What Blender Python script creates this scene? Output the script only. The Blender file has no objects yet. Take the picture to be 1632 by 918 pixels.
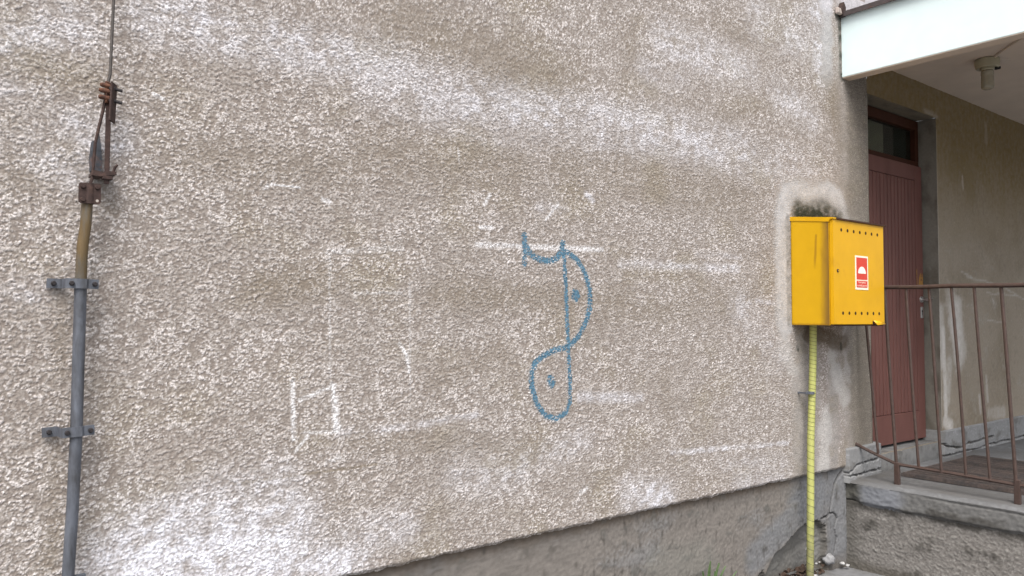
import bpy, bmesh, math, random
import numpy as np
from mathutils import Vector, Matrix

S = bpy.context.scene
COL = S.collection
R = math.radians
random.seed(7)

# ------------------------------------------------------------------ camera
cam_d = bpy.data.cameras.new('camera')
cam = bpy.data.objects.new('camera', cam_d)
COL.objects.link(cam)
YAW, PIT, ROL = R(38.4665), R(2.305), R(0.1415)
fw = Vector((math.sin(YAW) * math.cos(PIT), math.cos(YAW) * math.cos(PIT), math.sin(PIT)))
rt0 = Vector((math.cos(YAW), -math.sin(YAW), 0))
up0 = rt0.cross(fw)
rt = rt0 * math.cos(ROL) + up0 * math.sin(ROL)
up = -rt0 * math.sin(ROL) + up0 * math.cos(ROL)
m = Matrix((rt, up, -fw)).transposed().to_4x4()
m.translation = Vector((0, -2.72, 1.62))
cam.matrix_world = m
cam_d.sensor_width = 36
cam_d.lens = 36 * 1255.43 / 1632
cam_d.clip_start = 0.05
cam_d.clip_end = 2000
S.camera = cam

# ------------------------------------------------------------------ daylight
SUN_EL, SUN_AZ = R(56), R(222)          # azimuth clockwise from +Y: soft light from the left front
w = bpy.data.worlds.new('World')
S.world = w
w.use_nodes = True
nt = w.node_tree
bg = nt.nodes['Background']
sky = nt.nodes.new('ShaderNodeTexSky')
sky.sky_type = 'NISHITA'
sky.sun_disc = False
sky.sun_elevation = SUN_EL
sky.sun_rotation = SUN_AZ
sky.dust_density = 4.0
sky.air_density = 1.0
sky.ozone_density = 1.0
hs = nt.nodes.new('ShaderNodeHueSaturation')
hs.inputs['Saturation'].default_value = 0.22   # hazy overcast sky
nt.links.new(sky.outputs[0], hs.inputs['Color'])
nt.links.new(hs.outputs[0], bg.inputs['Color'])
bg.inputs['Strength'].default_value = 0.12
sd = bpy.data.lights.new('sun', 'SUN')
sd.energy = 1.5
sd.angle = R(34)
sd.color = (1.0, 0.94, 0.86)
sun = bpy.data.objects.new('sun', sd)
COL.objects.link(sun)
dirv = Vector((math.sin(SUN_AZ) * math.cos(SUN_EL), math.cos(SUN_AZ) * math.cos(SUN_EL), math.sin(SUN_EL)))
sun.rotation_euler = dirv.to_track_quat('Z', 'Y').to_euler()
sun.location = (-6, -8, 12)
S.view_settings.view_transform = 'Standard'
S.view_settings.look = 'None'
S.view_settings.gamma = 1
S.view_settings.exposure = 1.05

# ------------------------------------------------------------------ helpers
def link(o, parent=None):
    COL.objects.link(o)
    if parent is not None:                      # children keep world coordinates
        o.parent = parent
        if parent.type == 'EMPTY':
            o.matrix_parent_inverse = Matrix.Translation(-Vector(parent.location))
    return o

def thing(name, label, cat, loc=(0, 0, 0), group=None):
    o = bpy.data.objects.new(name, None)
    o.empty_display_size = 0.1
    o.location = loc
    link(o)
    tag(o, label, cat, group)
    return o

def tag(o, label=None, cat=None, group=None, kind=None):
    if label: o['label'] = label
    if cat: o['category'] = cat
    if group: o['group'] = group
    if kind: o['kind'] = kind
    return o

class MB:
    """collects shapes in world coordinates"""
    def __init__(self):
        self.v, self.f = [], []
    def add(self, vs, fs):
        b = len(self.v)
        self.v += [tuple(p) for p in vs]
        self.f += [tuple(i + b for i in f) for f in fs]
        return self
    def box(self, x0, x1, y0, y1, z0, z1, bev=0.0, seg=1, M=None):
        bm = bmesh.new()
        bmesh.ops.create_cube(bm, size=1)
        for v in bm.verts:
            v.co = Vector(((x0 + x1) / 2 + v.co.x * (x1 - x0), (y0 + y1) / 2 + v.co.y * (y1 - y0), (z0 + z1) / 2 + v.co.z * (z1 - z0)))
        if bev > 0:
            bmesh.ops.bevel(bm, geom=bm.edges[:], offset=bev, segments=seg, affect='EDGES', profile=0.5)
        if M is not None:
            bmesh.ops.transform(bm, matrix=M, verts=bm.verts)
        bm.verts.index_update()
        self.add([v.co[:] for v in bm.verts], [[v.index for v in f.verts] for f in bm.faces])
        bm.free()
        return self
    def tube(self, pts, r, n=10, caps=True, ry=None):
        pts = [Vector(p) for p in pts]
        rs = r if isinstance(r, (list, tuple)) else [r] * len(pts)
        rings, prev = [], None
        for i, p in enumerate(pts):
            t = (pts[min(i + 1, len(pts) - 1)] - pts[max(i - 1, 0)]).normalized()
            if prev is None:
                a = Vector((0, 0, 1)) if abs(t.z) < 0.9 else Vector((1, 0, 0))
                nrm = (a - t * a.dot(t)).normalized()
            else:
                nrm = (prev - t * prev.dot(t)).normalized()
            prev = nrm
            bn = t.cross(nrm)
            k2 = 1.0 if ry is None else ry
            rings.append([p + nrm * (rs[i] * math.cos(2 * math.pi * k / n)) + bn * (rs[i] * k2 * math.sin(2 * math.pi * k / n)) for k in range(n)])
        vs = [q for ring in rings for q in ring]
        fs = []
        for i in range(len(pts) - 1):
            for k in range(n):
                fs.append((i * n + k, i * n + (k + 1) % n, (i + 1) * n + (k + 1) % n, (i + 1) * n + k))
        if caps:
            fs.append(tuple(reversed(range(n))))
            fs.append(tuple(range((len(pts) - 1) * n, len(pts) * n)))
        return self.add(vs, fs)
    def lathe(self, prof, cx, cy, n=24):
        vs = [(cx + r * math.cos(2 * math.pi * k / n), cy + r * math.sin(2 * math.pi * k / n), z) for r, z in prof for k in range(n)]
        fs = []
        for i in range(len(prof) - 1):
            for k in range(n):
                fs.append((i * n + k, i * n + (k + 1) % n, (i + 1) * n + (k + 1) % n, (i + 1) * n + k))
        fs.append(tuple(reversed(range(n))))
        fs.append(tuple(range((len(prof) - 1) * n, len(prof) * n)))
        return self.add(vs, fs)
    def prism(self, poly, y0, y1):
        """(x, z) outline, extruded from y0 to y1"""
        n = len(poly)
        vs = [(x, y0, z) for x, z in poly] + [(x, y1, z) for x, z in poly]
        fs = [tuple(range(n)), tuple(reversed(range(n, 2 * n)))]
        fs += [(i, i + n, (i + 1) % n + n, (i + 1) % n) for i in range(n)]
        return self.add(vs, fs)
    def build(self, name, mat, parent=None, sharp=35, label=None):
        me = bpy.data.meshes.new(name)
        me.from_pydata(self.v, [], self.f)
        bm = bmesh.new(); bm.from_mesh(me)
        bmesh.ops.recalc_face_normals(bm, faces=bm.faces)
        bm.to_mesh(me); bm.free()
        me.polygons.foreach_set('use_smooth', [True] * len(me.polygons))
        me.set_sharp_from_angle(angle=R(sharp))
        me.materials.append(mat)
        o = bpy.data.objects.new(name, me)
        link(o, parent)
        if label: o['label'] = label
        return o

# --- noise -------------------------------------------------------------------
_rng = np.random.default_rng(11)
_perm = np.concatenate([_rng.permutation(1024)] * 2).astype(np.int32)
_ang = _rng.random(1024).astype(np.float32) * 6.28318
_gx, _gy = np.cos(_ang), np.sin(_ang)

def perlin(x, y, seed=0):
    x = np.asarray(x, np.float32) + np.float32(seed * 17.31 + 100)
    y = np.asarray(y, np.float32) + np.float32(seed * 9.77 + 100)
    xi, yi = np.floor(x), np.floor(y)
    fx, fy = x - xi, y - yi
    xi = xi.astype(np.int32) & 1023
    yi = yi.astype(np.int32) & 1023
    u = fx * fx * fx * (fx * (fx * 6 - 15) + 10)
    v = fy * fy * fy * (fy * (fy * 6 - 15) + 10)
    def g(ix, iy, dx, dy):
        h = _perm[_perm[ix & 1023] + (iy & 1023)]
        return _gx[h] * dx + _gy[h] * dy
    a = g(xi, yi, fx, fy); b = g(xi + 1, yi, fx - 1, fy)
    c = g(xi, yi + 1, fx, fy - 1); d = g(xi + 1, yi + 1, fx - 1, fy - 1)
    return ((a + (b - a) * u) + ((c + (d - c) * u) - (a + (b - a) * u)) * v) * 1.5

def fbm(x, y, seed=0, o=4):
    r, a, f = 0, 0.5, 1.0
    for i in range(o):
        r = r + a * perlin(x * f, y * f, seed + i * 3)
        a *= 0.5; f *= 2.03
    return r

def ss(a, b, x):
    t = np.clip((x - a) / (b - a), 0, 1)
    return t * t * (3 - 2 * t)

def segdist(X, Z, x1, z1, x2, z2):
    dx, dz = x2 - x1, z2 - z1
    L = dx * dx + dz * dz + 1e-9
    t = np.clip(((X - x1) * dx + (Z - z1) * dz) / L, 0, 1)
    return np.sqrt((X - x1 - t * dx) ** 2 + (Z - z1 - t * dz) ** 2)

def lerp(c, col, k):
    """blend colour array c (n,m,3) towards col by k (n,m)"""
    return c + (np.array(col, np.float32) - c) * np.clip(k, 0, 1)[..., None]

def relief(name, P, colr, mat, parent=None, keep=None, smooth=True):
    """P (n,m,3) world positions, colr (n,m,3); one quad per cell"""
    n, mm = P.shape[:2]
    idx = np.arange(n * mm, dtype=np.int32).reshape(n, mm)
    q = np.stack([idx[:-1, :-1], idx[1:, :-1], idx[1:, 1:], idx[:-1, 1:]], -1).reshape(-1, 4)
    if keep is not None:
        q = q[keep.reshape(-1)]
    used = np.unique(q)
    remap = np.full(n * mm, -1, np.int32); remap[used] = np.arange(len(used), dtype=np.int32)
    q = remap[q]
    pts = P.reshape(-1, 3)[used].astype(np.float32)
    me = bpy.data.meshes.new(name)
    me.vertices.add(len(pts)); me.vertices.foreach_set('co', pts.ravel())
    me.loops.add(q.size); me.loops.foreach_set('vertex_index', q.ravel())
    me.polygons.add(len(q)); me.polygons.foreach_set('loop_start', np.arange(0, q.size, 4, dtype=np.int32))
    me.update(calc_edges=True)
    me.polygons.foreach_set('use_smooth', np.full(len(q), smooth, bool))
    a = me.attributes.new('tint', 'FLOAT_COLOR', 'POINT')
    c4 = np.ones((len(pts), 4), np.float32); c4[:, :3] = np.clip(colr.reshape(-1, 3)[used], 0.004, 0.9)
    a.data.foreach_set('color', c4.ravel())
    me.materials.append(mat)
    me.validate()
    o = bpy.data.objects.new(name, me)
    link(o, parent)
    return o

# --- materials -----------------------------------------------------------------
def mat(name, col, rough=0.6, metal=0.0, var=0.15, vs=30.0, bump=0.1, bs=150.0, col2=None, k2=(0.5, 0.7), s2=12.0, attr=False, spec=0.4, alpha=1.0, dist=0.001, stretch=None, rnd=0.0):
    M = bpy.data.materials.new(name)
    M.use_nodes = True
    n, l = M.node_tree.nodes, M.node_tree.links
    p = n['Principled BSDF']
    p.inputs['Roughness'].default_value = rough
    p.inputs['Metallic'].default_value = metal
    p.inputs['Specular IOR Level'].default_value = spec
    p.inputs['Alpha'].default_value = alpha
    g = n.new('ShaderNodeNewGeometry')
    pos = g.outputs['Position']
    if stretch:
        mp = n.new('ShaderNodeMapping'); mp.inputs['Scale'].default_value = stretch
        l.new(pos, mp.inputs['Vector']); pos = mp.outputs[0]
    if attr:
        a = n.new('ShaderNodeAttribute'); a.attribute_name = 'tint'
        base = a.outputs['Color']
    else:
        rgb = n.new('ShaderNodeRGB'); rgb.outputs[0].default_value = (*col, 1)
        base = rgb.outputs[0]
    if col2 is not None:
        t = n.new('ShaderNodeTexNoise'); t.inputs['Scale'].default_value = s2; t.inputs['Detail'].default_value = 8; t.inputs['Roughness'].default_value = 0.65
        l.new(pos, t.inputs['Vector'])
        rp = n.new('ShaderNodeMapRange'); rp.inputs['From Min'].default_value = k2[0]; rp.inputs['From Max'].default_value = k2[1]
        l.new(t.outputs['Fac'], rp.inputs['Value'])
        mx = n.new('ShaderNodeMix'); mx.data_type = 'RGBA'
        l.new(rp.outputs[0], mx.inputs['Factor']); l.new(base, mx.inputs['A']); mx.inputs['B'].default_value = (*col2, 1)
        base = mx.outputs['Result']
    t = n.new('ShaderNodeTexNoise'); t.inputs['Scale'].default_value = vs; t.inputs['Detail'].default_value = 6
    l.new(pos, t.inputs['Vector'])
    rp = n.new('ShaderNodeMapRange'); rp.inputs['From Min'].default_value = 0.25; rp.inputs['From Max'].default_value = 0.75
    rp.inputs['To Min'].default_value = 1 - var; rp.inputs['To Max'].default_value = 1 + var
    l.new(t.outputs['Fac'], rp.inputs['Value'])
    ml = n.new('ShaderNodeVectorMath'); ml.operation = 'SCALE'
    l.new(base, ml.inputs[0]); l.new(rp.outputs[0], ml.inputs['Scale'])
    out = ml.outputs[0]
    if rnd:
        oi = n.new('ShaderNodeObjectInfo')
        r2 = n.new('ShaderNodeMapRange'); r2.inputs['To Min'].default_value = 1 - rnd; r2.inputs['To Max'].default_value = 1 + rnd
        l.new(oi.outputs['Random'], r2.inputs['Value'])
        m2 = n.new('ShaderNodeVectorMath'); m2.operation = 'SCALE'
        l.new(out, m2.inputs[0]); l.new(r2.outputs[0], m2.inputs['Scale']); out = m2.outputs[0]
    l.new(out, p.inputs['Base Color'])
    if bump > 0:
        t2 = n.new('ShaderNodeTexNoise'); t2.inputs['Scale'].default_value = bs; t2.inputs['Detail'].default_value = 4
        l.new(pos, t2.inputs['Vector'])
        b = n.new('ShaderNodeBump'); b.inputs['Strength'].default_value = bump; b.inputs['Distance'].default_value = dist
        l.new(t2.outputs['Fac'], b.inputs['Height']); l.new(b.outputs[0], p.inputs['Normal'])
    return M

MT = dict(
    plaster=mat('roughcast_plaster', None, 0.95, attr=True, var=0.14, vs=140, bump=0.5, bs=420, dist=0.0015, spec=0.15),
    cement=mat('cement_render', None, 0.92, attr=True, var=0.10, vs=60, bump=0.45, bs=260, dist=0.0015, spec=0.2),
    blue=mat('blue_spray_paint', (0.085, 0.175, 0.25), 0.7, var=0.35, vs=120, bump=0.3, bs=400, spec=0.25),
    yellow=mat('yellow_paint', (0.65, 0.350, 0.003), 0.38, var=0.05, vs=9, bump=0.05, bs=40, col2=(0.53, 0.27, 0.006), k2=(0.58, 0.85), s2=7, spec=0.35),
    yellow_dirt=mat('dirty_yellow_edge', (0.30, 0.17, 0.03), 0.7, var=0.3, vs=20, col2=(0.60, 0.33, 0.015), k2=(0.42, 0.62), s2=9, stretch=(1, 1, 0.35)),
    rustedge=mat('rusty_edge', (0.05, 0.022, 0.012), 0.85, var=0.4, vs=60),
    hole=mat('dark_hole', (0.035, 0.010, 0.004), 0.9, var=0.1),
    pipe=mat('pale_yellow_plastic', (0.41, 0.42, 0.135), 0.5, var=0.08, vs=25, bump=0.05, bs=60, col2=(0.32, 0.31, 0.12), k2=(0.55, 0.8), s2=8),
    black=mat('black_line', (0.03, 0.032, 0.02), 0.7, var=0.1),
    signwhite=mat('sticker_white', (0.85, 0.80, 0.66), 0.45, var=0.04, vs=50, bump=0),
    signred=mat('sticker_red', (0.62, 0.055, 0.03), 0.4, var=0.06, vs=50, bump=0),
    dome=mat('sticker_dome', (0.86, 0.88, 0.76), 0.45, var=0.03, bump=0),
    letters=mat('sticker_lettering', (0.80, 0.60, 0.50), 0.5, var=0.03, bump=0),
    galv=mat('galvanised_steel', (0.110, 0.120, 0.145), 0.55, 0.15, var=0.25, vs=45, bump=0.25, bs=160, col2=(0.060, 0.062, 0.070), k2=(0.45, 0.65), s2=25, stretch=(1, 1, 0.3)),
    brownpipe=mat('rust_stained_steel', (0.125, 0.085, 0.04), 0.75, 0.1, var=0.3, vs=35, bump=0.3, col2=(0.11, 0.10, 0.085), k2=(0.45, 0.6), s2=20, stretch=(1, 1, 0.25)),
    rust=mat('orange_rust', (0.125, 0.055, 0.032), 0.9, 0.0, var=0.45, vs=90, bump=0.6, bs=250, col2=(0.06, 0.028, 0.02), k2=(0.42, 0.62), s2=60),
    darkrust=mat('dark_rust', (0.042, 0.025, 0.022), 0.85, 0.0, var=0.4, vs=90, bump=0.6, bs=250, col2=(0.070, 0.040, 0.032), k2=(0.5, 0.7), s2=50),
    darkmetal=mat('dark_bolt_metal', (0.03, 0.026, 0.028), 0.7, 0.2, var=0.3, vs=90),
    bluegrey=mat('dark_blue_grey_steel', (0.055, 0.062, 0.075), 0.7, 0.1, var=0.4, vs=60, col2=(0.13, 0.07, 0.05), k2=(0.5, 0.7), s2=40),
    wire=mat('weathered_wire', (0.075, 0.066, 0.062), 0.7, 0.2, var=0.2, vs=60),
    rail=mat('brown_rail_paint', (0.060, 0.038, 0.032), 0.6, 0.0, var=0.25, vs=40, bump=0.3, bs=180, col2=(0.055, 0.030, 0.022), k2=(0.52, 0.68), s2=18),
    door=mat('red_brown_door_paint', (0.138, 0.062, 0.053), 0.6, var=0.10, vs=14, bump=0.12, bs=60, col2=(0.105, 0.046, 0.039), k2=(0.55, 0.8), s2=5, stretch=(1, 1, 0.3), spec=0.2),
    doordark=mat('door_frame_paint', (0.050, 0.017, 0.009), 0.65, spec=0.15, var=0.15, vs=20, bump=0.1),
    ochre=mat('bare_wood', (0.30, 0.155, 0.035), 0.75, var=0.3, vs=60, col2=(0.15, 0.06, 0.035), k2=(0.48, 0.62), s2=45),
    chrome=mat('worn_chrome', (0.62, 0.62, 0.62), 0.28, 0.85, var=0.1, vs=60, bump=0.05),
    glass=mat('dim_glass', (0.022, 0.028, 0.022), 0.06, var=0.05, bump=0.02, bs=5, spec=0.5, alpha=0.4),
    pale_panel=mat('grey_green_panel', (0.50, 0.52, 0.36), 0.8, var=0.15, vs=8),
    dark=mat('dark_interior', (0.012, 0.012, 0.011), 0.9, var=0.1),
    white=mat('white_fascia_paint', (0.72, 0.85, 0.87), 0.7, var=0.03, vs=9, bump=0.3, bs=220, col2=(0.66, 0.83, 0.84), k2=(0.6, 0.85), s2=4),
    soffit=mat('beige_soffit', (0.56, 0.48, 0.41), 0.85, var=0.06, vs=5, bump=0.15, bs=90, col2=(0.49, 0.42, 0.355), k2=(0.52, 0.75), s2=3),  # beige, darker than the fascia; ceiling and beam underside
    flash=mat('dark_flashing', (0.075, 0.062, 0.062), 0.6, 0.2, var=0.3, vs=25, col2=(0.10, 0.05, 0.035), k2=(0.55, 0.7), s2=15),
    lampbase=mat('porcelain_lamp_base', (0.34, 0.31, 0.22), 0.4, var=0.08, vs=20, bump=0.05),
    lampglass=mat('dusty_lamp_glass', (0.32, 0.29, 0.22), 0.18, var=0.1, vs=30, bump=0.02, spec=0.6),
    grate=mat('rusty_grate', rnd=0.35, col=(0.082, 0.064, 0.058), rough=0.8, var=0.4, vs=50, bump=0.4, col2=(0.05, 0.045, 0.045), k2=(0.45, 0.65), s2=12),
    ground=mat('ground_concrete', (0.17, 0.172, 0.18), 0.9, var=0.2, vs=18, bump=0.6, bs=120, dist=0.003, col2=(0.11, 0.108, 0.10), k2=(0.45, 0.68), s2=4),
    stone=mat('mortar_lump', (0.24, 0.24, 0.25), 0.9, var=0.2, vs=50, bump=0.6, bs=150, col2=(0.38, 0.38, 0.40), k2=(0.55, 0.65), s2=25),
    chip=mat('white_plaster_chip', (0.40, 0.40, 0.40), 0.95, spec=0.1, var=0.1),
    leafdry=mat('dead_leaf', (0.045, 0.027, 0.019), 0.8, var=0.45, vs=40, col2=(0.085, 0.055, 0.038), k2=(0.52, 0.62), s2=30),
    grass=mat('weed_green', (0.055, 0.095, 0.03), 0.6, var=0.3, vs=40),
    thinwire=mat('white_wire', (0.6, 0.6, 0.6), 0.5, var=0.1),
)

# mud splash and grime on the lower end of the gas pipe
_t = MT['pipe'].node_tree; _n, _l = _t.nodes, _t.links
_src = _n['Principled BSDF'].inputs['Base Color'].links[0].from_socket
_g = _n.new('ShaderNodeNewGeometry'); _s = _n.new('ShaderNodeSeparateXYZ'); _l.new(_g.outputs['Position'], _s.inputs[0])
_no = _n.new('ShaderNodeTexNoise'); _no.inputs['Scale'].default_value = 28; _no.inputs['Detail'].default_value = 6; _l.new(_g.outputs['Position'], _no.inputs['Vector'])
_a = _n.new('ShaderNodeMath'); _a.operation = 'MULTIPLY_ADD'; _a.inputs[1].default_value = -0.9; _l.new(_no.outputs['Fac'], _a.inputs[0]); _l.new(_s.outputs['Z'], _a.inputs[2])
_r = _n.new('ShaderNodeMapRange'); _r.inputs['From Min'].default_value = -0.42; _r.inputs['From Max'].default_value = 0.05; _r.inputs['To Min'].default_value = 0.85; _r.inputs['To Max'].default_value = 0.0
_l.new(_a.outputs[0], _r.inputs['Value'])
_m = _n.new('ShaderNodeMix'); _m.data_type = 'RGBA'; _l.new(_r.outputs[0], _m.inputs['Factor']); _l.new(_src, _m.inputs['A']); _m.inputs['B'].default_value = (0.15, 0.14, 0.09, 1)
_l.new(_m.outputs['Result'], _n['Principled BSDF'].inputs['Base Color'])

# ================================================================== SETTING
gx = np.concatenate([[-120, -40, -12, -4], np.arange(-2, 7.01, 0.06), [9, 14, 40, 120]])
gy = np.concatenate([[-120, -40, -12, -5], np.arange(-3, 0.13, 0.04)])
GX, GY = np.meshgrid(gx, gy, indexing='ij')
GZ = 0.012 * fbm(GX / 0.5, GY / 0.5, 40, 3) + 0.045 * ss(0.16, 0.0, -GY) * ss(4.85, 4.6, GX) * (GX > -3) + 0.006
cg = np.ones(GX.shape + (3,), np.float32) * 0.2
ground = relief('ground', np.stack([GX, GY, GZ], -1), cg, MT['ground'])
tag(ground, kind='structure')

building = thing('apartment_building', 'grey roughcast building wall with white canopy and recessed red-brown door', 'building', (2.5, 0, 0))

# ---------------------------------------------------------------- roughcast wall
STAINS_AND_SHADE=[('w', 0.685, 0.853, 1.055, 0.872, 0.156, 1.35),  # opening rows: cool pale patch low on the left
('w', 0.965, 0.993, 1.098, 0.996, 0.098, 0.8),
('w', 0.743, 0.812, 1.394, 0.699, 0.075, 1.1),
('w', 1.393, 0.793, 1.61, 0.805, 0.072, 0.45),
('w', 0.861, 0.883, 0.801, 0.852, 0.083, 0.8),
('w', 0.67, 2.614, 1.169, 2.619, 0.083, 0.7),
('w', 1.169, 2.619, 1.593, 2.623, 0.085, 0.5),
('w', 1.48, 2.576, 1.966, 2.535, 0.117, 0.45),
('w', 1.966, 2.535, 2.681, 2.565, 0.116, 0.65),
('w', 2.681, 2.596, 3.907, 2.591, 0.108, 0.6),
('w', 3.907, 2.572, 4.574, 2.58, 0.116, 0.35),
('w', 3.192, 3.081, 3.915, 3.074, 0.106, 0.5),
('w', 3.044, 2.917, 3.345, 2.943, 0.084, 0.3),
('w', 4.234, 3.002, 4.582, 2.903, 0.099, 0.5),
('w', 4.078, 3.431, 4.669, 3.451, 0.14, 0.5),
('s', 4.813, 3.736, 4.799, 3.196, 0.067, 0.9),
('w', 4.673, 3.617, 4.74, 3.259, 0.104, 0.7),
('w', 0.241, 2.443, 0.418, 2.522, 0.086, 0.45),
('w', 0.441, 2.214, 0.547, 2.201, 0.059, 0.8),
('w', 0.343, 2.142, 0.462, 2.081, 0.077, 0.35),
('w', 0.26, 2.279, 0.339, 2.294, 0.056, 0.3),
('w', 0.305, 1.689, 0.453, 1.712, 0.038, 0.35),
('w', 2.915, 0.765, 3.173, 0.715, 0.069, 1),
('w', 3.053, 0.7, 3.173, 0.683, 0.032, 1),
('w', 2.594, 1.057, 2.36, 0.994, 0.063, 0.35),
('w', 1.909, 0.99, 2.213, 0.968, 0.094, 0.4),
('w', 3.817, 0.698, 4.321, 0.634, 0.073, 0.35),
('w', 3.647, 0.84, 4.257, 0.755, 0.05, 0.25),
('w', 2.853, 1.9, 3.806, 1.916, 0.023, 0.8),
('w', 3.441, 1.979, 3.837, 1.982, 0.014, 0.5),
('w', 2.574, 1.256, 2.986, 1.228, 0.024, 0.8),
('w', 1.969, 1.94, 2.722, 1.961, 0.011, 0.8),
('w', 3.224, 0.928, 4.293, 0.879, 0.014, 0.9),
('w', 1.495, 1.187, 1.973, 1.215, 0.015, 0.6),
('w', 1.337, 1.196, 1.495, 1.187, 0.019, 0.4),
('w', 1.058, 2.099, 1.171, 2.1, 0.003, 1),
('w', 1.036, 2.083, 1.063, 2.1, 0.006, 0.8),
('w', 1.153, 1.396, 1.16, 1.189, 0.008, 1),
('w', 1.312, 1.372, 1.329, 1.208, 0.012, 1.2),
('w', 1.182, 1.327, 1.297, 1.366, 0.007, 0.8),
('w', 1.2, 1.208, 1.324, 1.202, 0.007, 0.8),
('w', 1.166, 1.143, 1.213, 1.195, 0.007, 0.8),
('w', 1.592, 1.524, 1.626, 1.481, 0.007, 0.9),
('w', 1.626, 1.481, 1.638, 1.413, 0.007, 0.9),
('w', 1.29, 1.863, 1.299, 1.408, 0.005, 0.5),
('w', 1.638, 1.768, 1.645, 1.293, 0.005, 0.45),
('w', 1.395, 1.72, 1.601, 1.725, 0.006, 0.6),
('w', 1.278, 1.869, 1.599, 1.902, 0.01, 0.5),
('w', 1.263, 2.065, 1.288, 2.058, 0.007, 1),
('w', 2.617, 2.221, 2.659, 2.195, 0.015, 1),
('w', 2.035, 2.157, 2.008, 2.118, 0.008, 1),
('w', 1.985, 2.016, 2.052, 2.019, 0.007, 1),
('w', 2.321, 2.133, 2.475, 2.133, 0.029, 0.4),
('w', 2.358, 2.079, 2.436, 2.159, 0.006, 0.9),
('w', 0.665, 2.353, 0.691, 2.341, 0.006, 1),
('w', 1.288, 1.09, 1.338, 1.103, 0.009, 0.6),
('w', 2.231, 0.98, 2.359, 1.022, 0.022, 0.3),
('w', 1.869, 2.345, 1.876, 2.279, 0.004, 0.7),
('w', 2.574, 0.811, 2.614, 0.826, 0.009, 1),
('w', 3.985, 1.732, 4.243, 1.717, 0.015, 0.6),
('w', 3.833, 1.693, 4.204, 1.434, 0.092, 0.4),
('d', 1.591, 2.801, 2.475, 2.742, 0.124, 0.5),
('d', 2.032, 2.684, 2.208, 2.748, 0.07, 0.7),
('d', 1.483, 2.279, 2.174, 2.288, 0.105, 0.45),
('d', 0.777, 2.161, 1.377, 2.192, 0.079, 0.35),
('d', 2.475, 2.355, 3.842, 2.309, 0.114, 0.4),
('d', 1.041, 1.727, 1.279, 1.757, 0.064, 0.7),
('d', 1.779, 1.721, 2.897, 1.714, 0.062, 0.55),
('d', 2.721, 1.65, 3.385, 1.671, 0.058, 0.4),
('d', 1.389, 1.168, 2.475, 1.011, 0.039, 0.35),
('d', 0.288, 2.416, 0.49, 2.361, 0.058, 0.35),
('d', 0.281, 2.04, 0.378, 2.032, 0.047, 0.3),
('d', 3.282, 1.72, 3.955, 1.768, 0.07, 0.3),
('d', 4.891, 3.121, 5.113, 2.388, 0.094, 0.8),  # canopy dimming above the cabinet, painted as a dark strip
('d', 2.904, 3.049, 2.95, 2.93, 0.065, 0.3),
('d', 3.679, 3.298, 3.98, 3.294, 0.067, 0.3),
('d', 3.178, 1.327, 3.201, 1.066, 0.045, 0.3),
('d', 2.106, 1.482, 1.781, 1.387, 0.058, 0.35),
('d', 3.673, 2.792, 4.166, 2.913, 0.056, 0.3),
('d', 0.515, 2.048, 0.552, 1.972, 0.024, 0.5),
('d', 0.418, 2.114, 0.479, 2.083, 0.035, 0.5),
('d', 0.419, 1.692, 0.416, 1.445, 0.019, 0.35),  # soft shade beside the pole, painted into the wall colour
('d', 0.412, 1.257, 0.404, 0.886, 0.022, 0.35),  # pole shade painted on, lower run
('s', 4.269, 2.388, 4.287, 1.584, 0.058, 1),
('s', 4.324, 2.413, 4.992, 2.462, 0.081, 1),
('s', 4.992, 2.462, 5.07, 2.342, 0.059, 1),
('g', 4.325, 2.25, 4.325, 1.603, 0.022, 0.45),
('s', 4.514, 1.505, 4.496, 0.709, 0.132, 1),
('s', 4.846, 1.419, 4.787, 0.656, 0.073, 1),
('s', 5.184, 3.393, 5.166, 0.821, 0.129, 1.0),
('s', 5.029, 3.792, 5.057, 3.324, 0.052, 1),
('l', 4.806, 1.379, 4.954, 1.087, 0.057, 0.8),
('l', 4.721, 1.022, 4.69, 0.687, 0.063, 0.9),
('l', 4.27, 1.432, 4.349, 1.335, 0.061, 0.6),
('l', 4.967, 1.541, 4.999, 1.25, 0.033, 0.5),
('b', 4.55, 1.544, 4.965, 1.478, 0.057, 1),
('d', 5.243, 2.53, 5.191, 0.819, 0.086, 0.9),
('d', 4.996, 1.167, 5.199, 1.072, 0.058, 0.7),
('d', 4.988, 0.879, 4.943, 0.678, 0.033, 0.6),
('g', 4.965, 3.70, 4.985, 3.25, 0.026, 0.9),
('g', 4.945, 3.663, 5.025, 3.64, 0.035, 0.8),
('g', 4.414, 1.46, 4.421, 1.437, 0.012, 1),
('g', 4.925, 1.467, 4.932, 1.434, 0.012, 0.8),
('d', 0.942, 1.056, 1.496, 1.062, 0.004, 1)]

GRAF= [[(2.228, 1.995), (2.232, 1.953), (2.229, 1.871)], [(2.232, 1.953), (2.271, 1.911), (2.321, 1.891), (2.374, 1.888), (2.42, 1.902), (2.45, 1.932), (2.461, 1.976)], [(2.461, 1.944), (2.469, 1.888), (2.481, 1.739), (2.485, 1.623), (2.493, 1.497), (2.498, 1.406), (2.504, 1.314), (2.504, 1.234), (2.481, 1.19), (2.413, 1.164), (2.352, 1.188), (2.301, 1.241), (2.273, 1.315), (2.27, 1.38), (2.294, 1.43), (2.359, 1.466), (2.436, 1.485), (2.496, 1.497), (2.559, 1.543), (2.608, 1.612), (2.633, 1.682), (2.633, 1.765), (2.6, 1.846), (2.543, 1.908), (2.473, 1.938)], [(2.531, 1.752), (2.547, 1.75), (2.555, 1.732), (2.543, 1.714), (2.527, 1.725), (2.531, 1.752)], [(2.378, 1.356), (2.393, 1.352), (2.401, 1.332), (2.39, 1.318), (2.374, 1.336), (2.378, 1.356)]]


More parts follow.
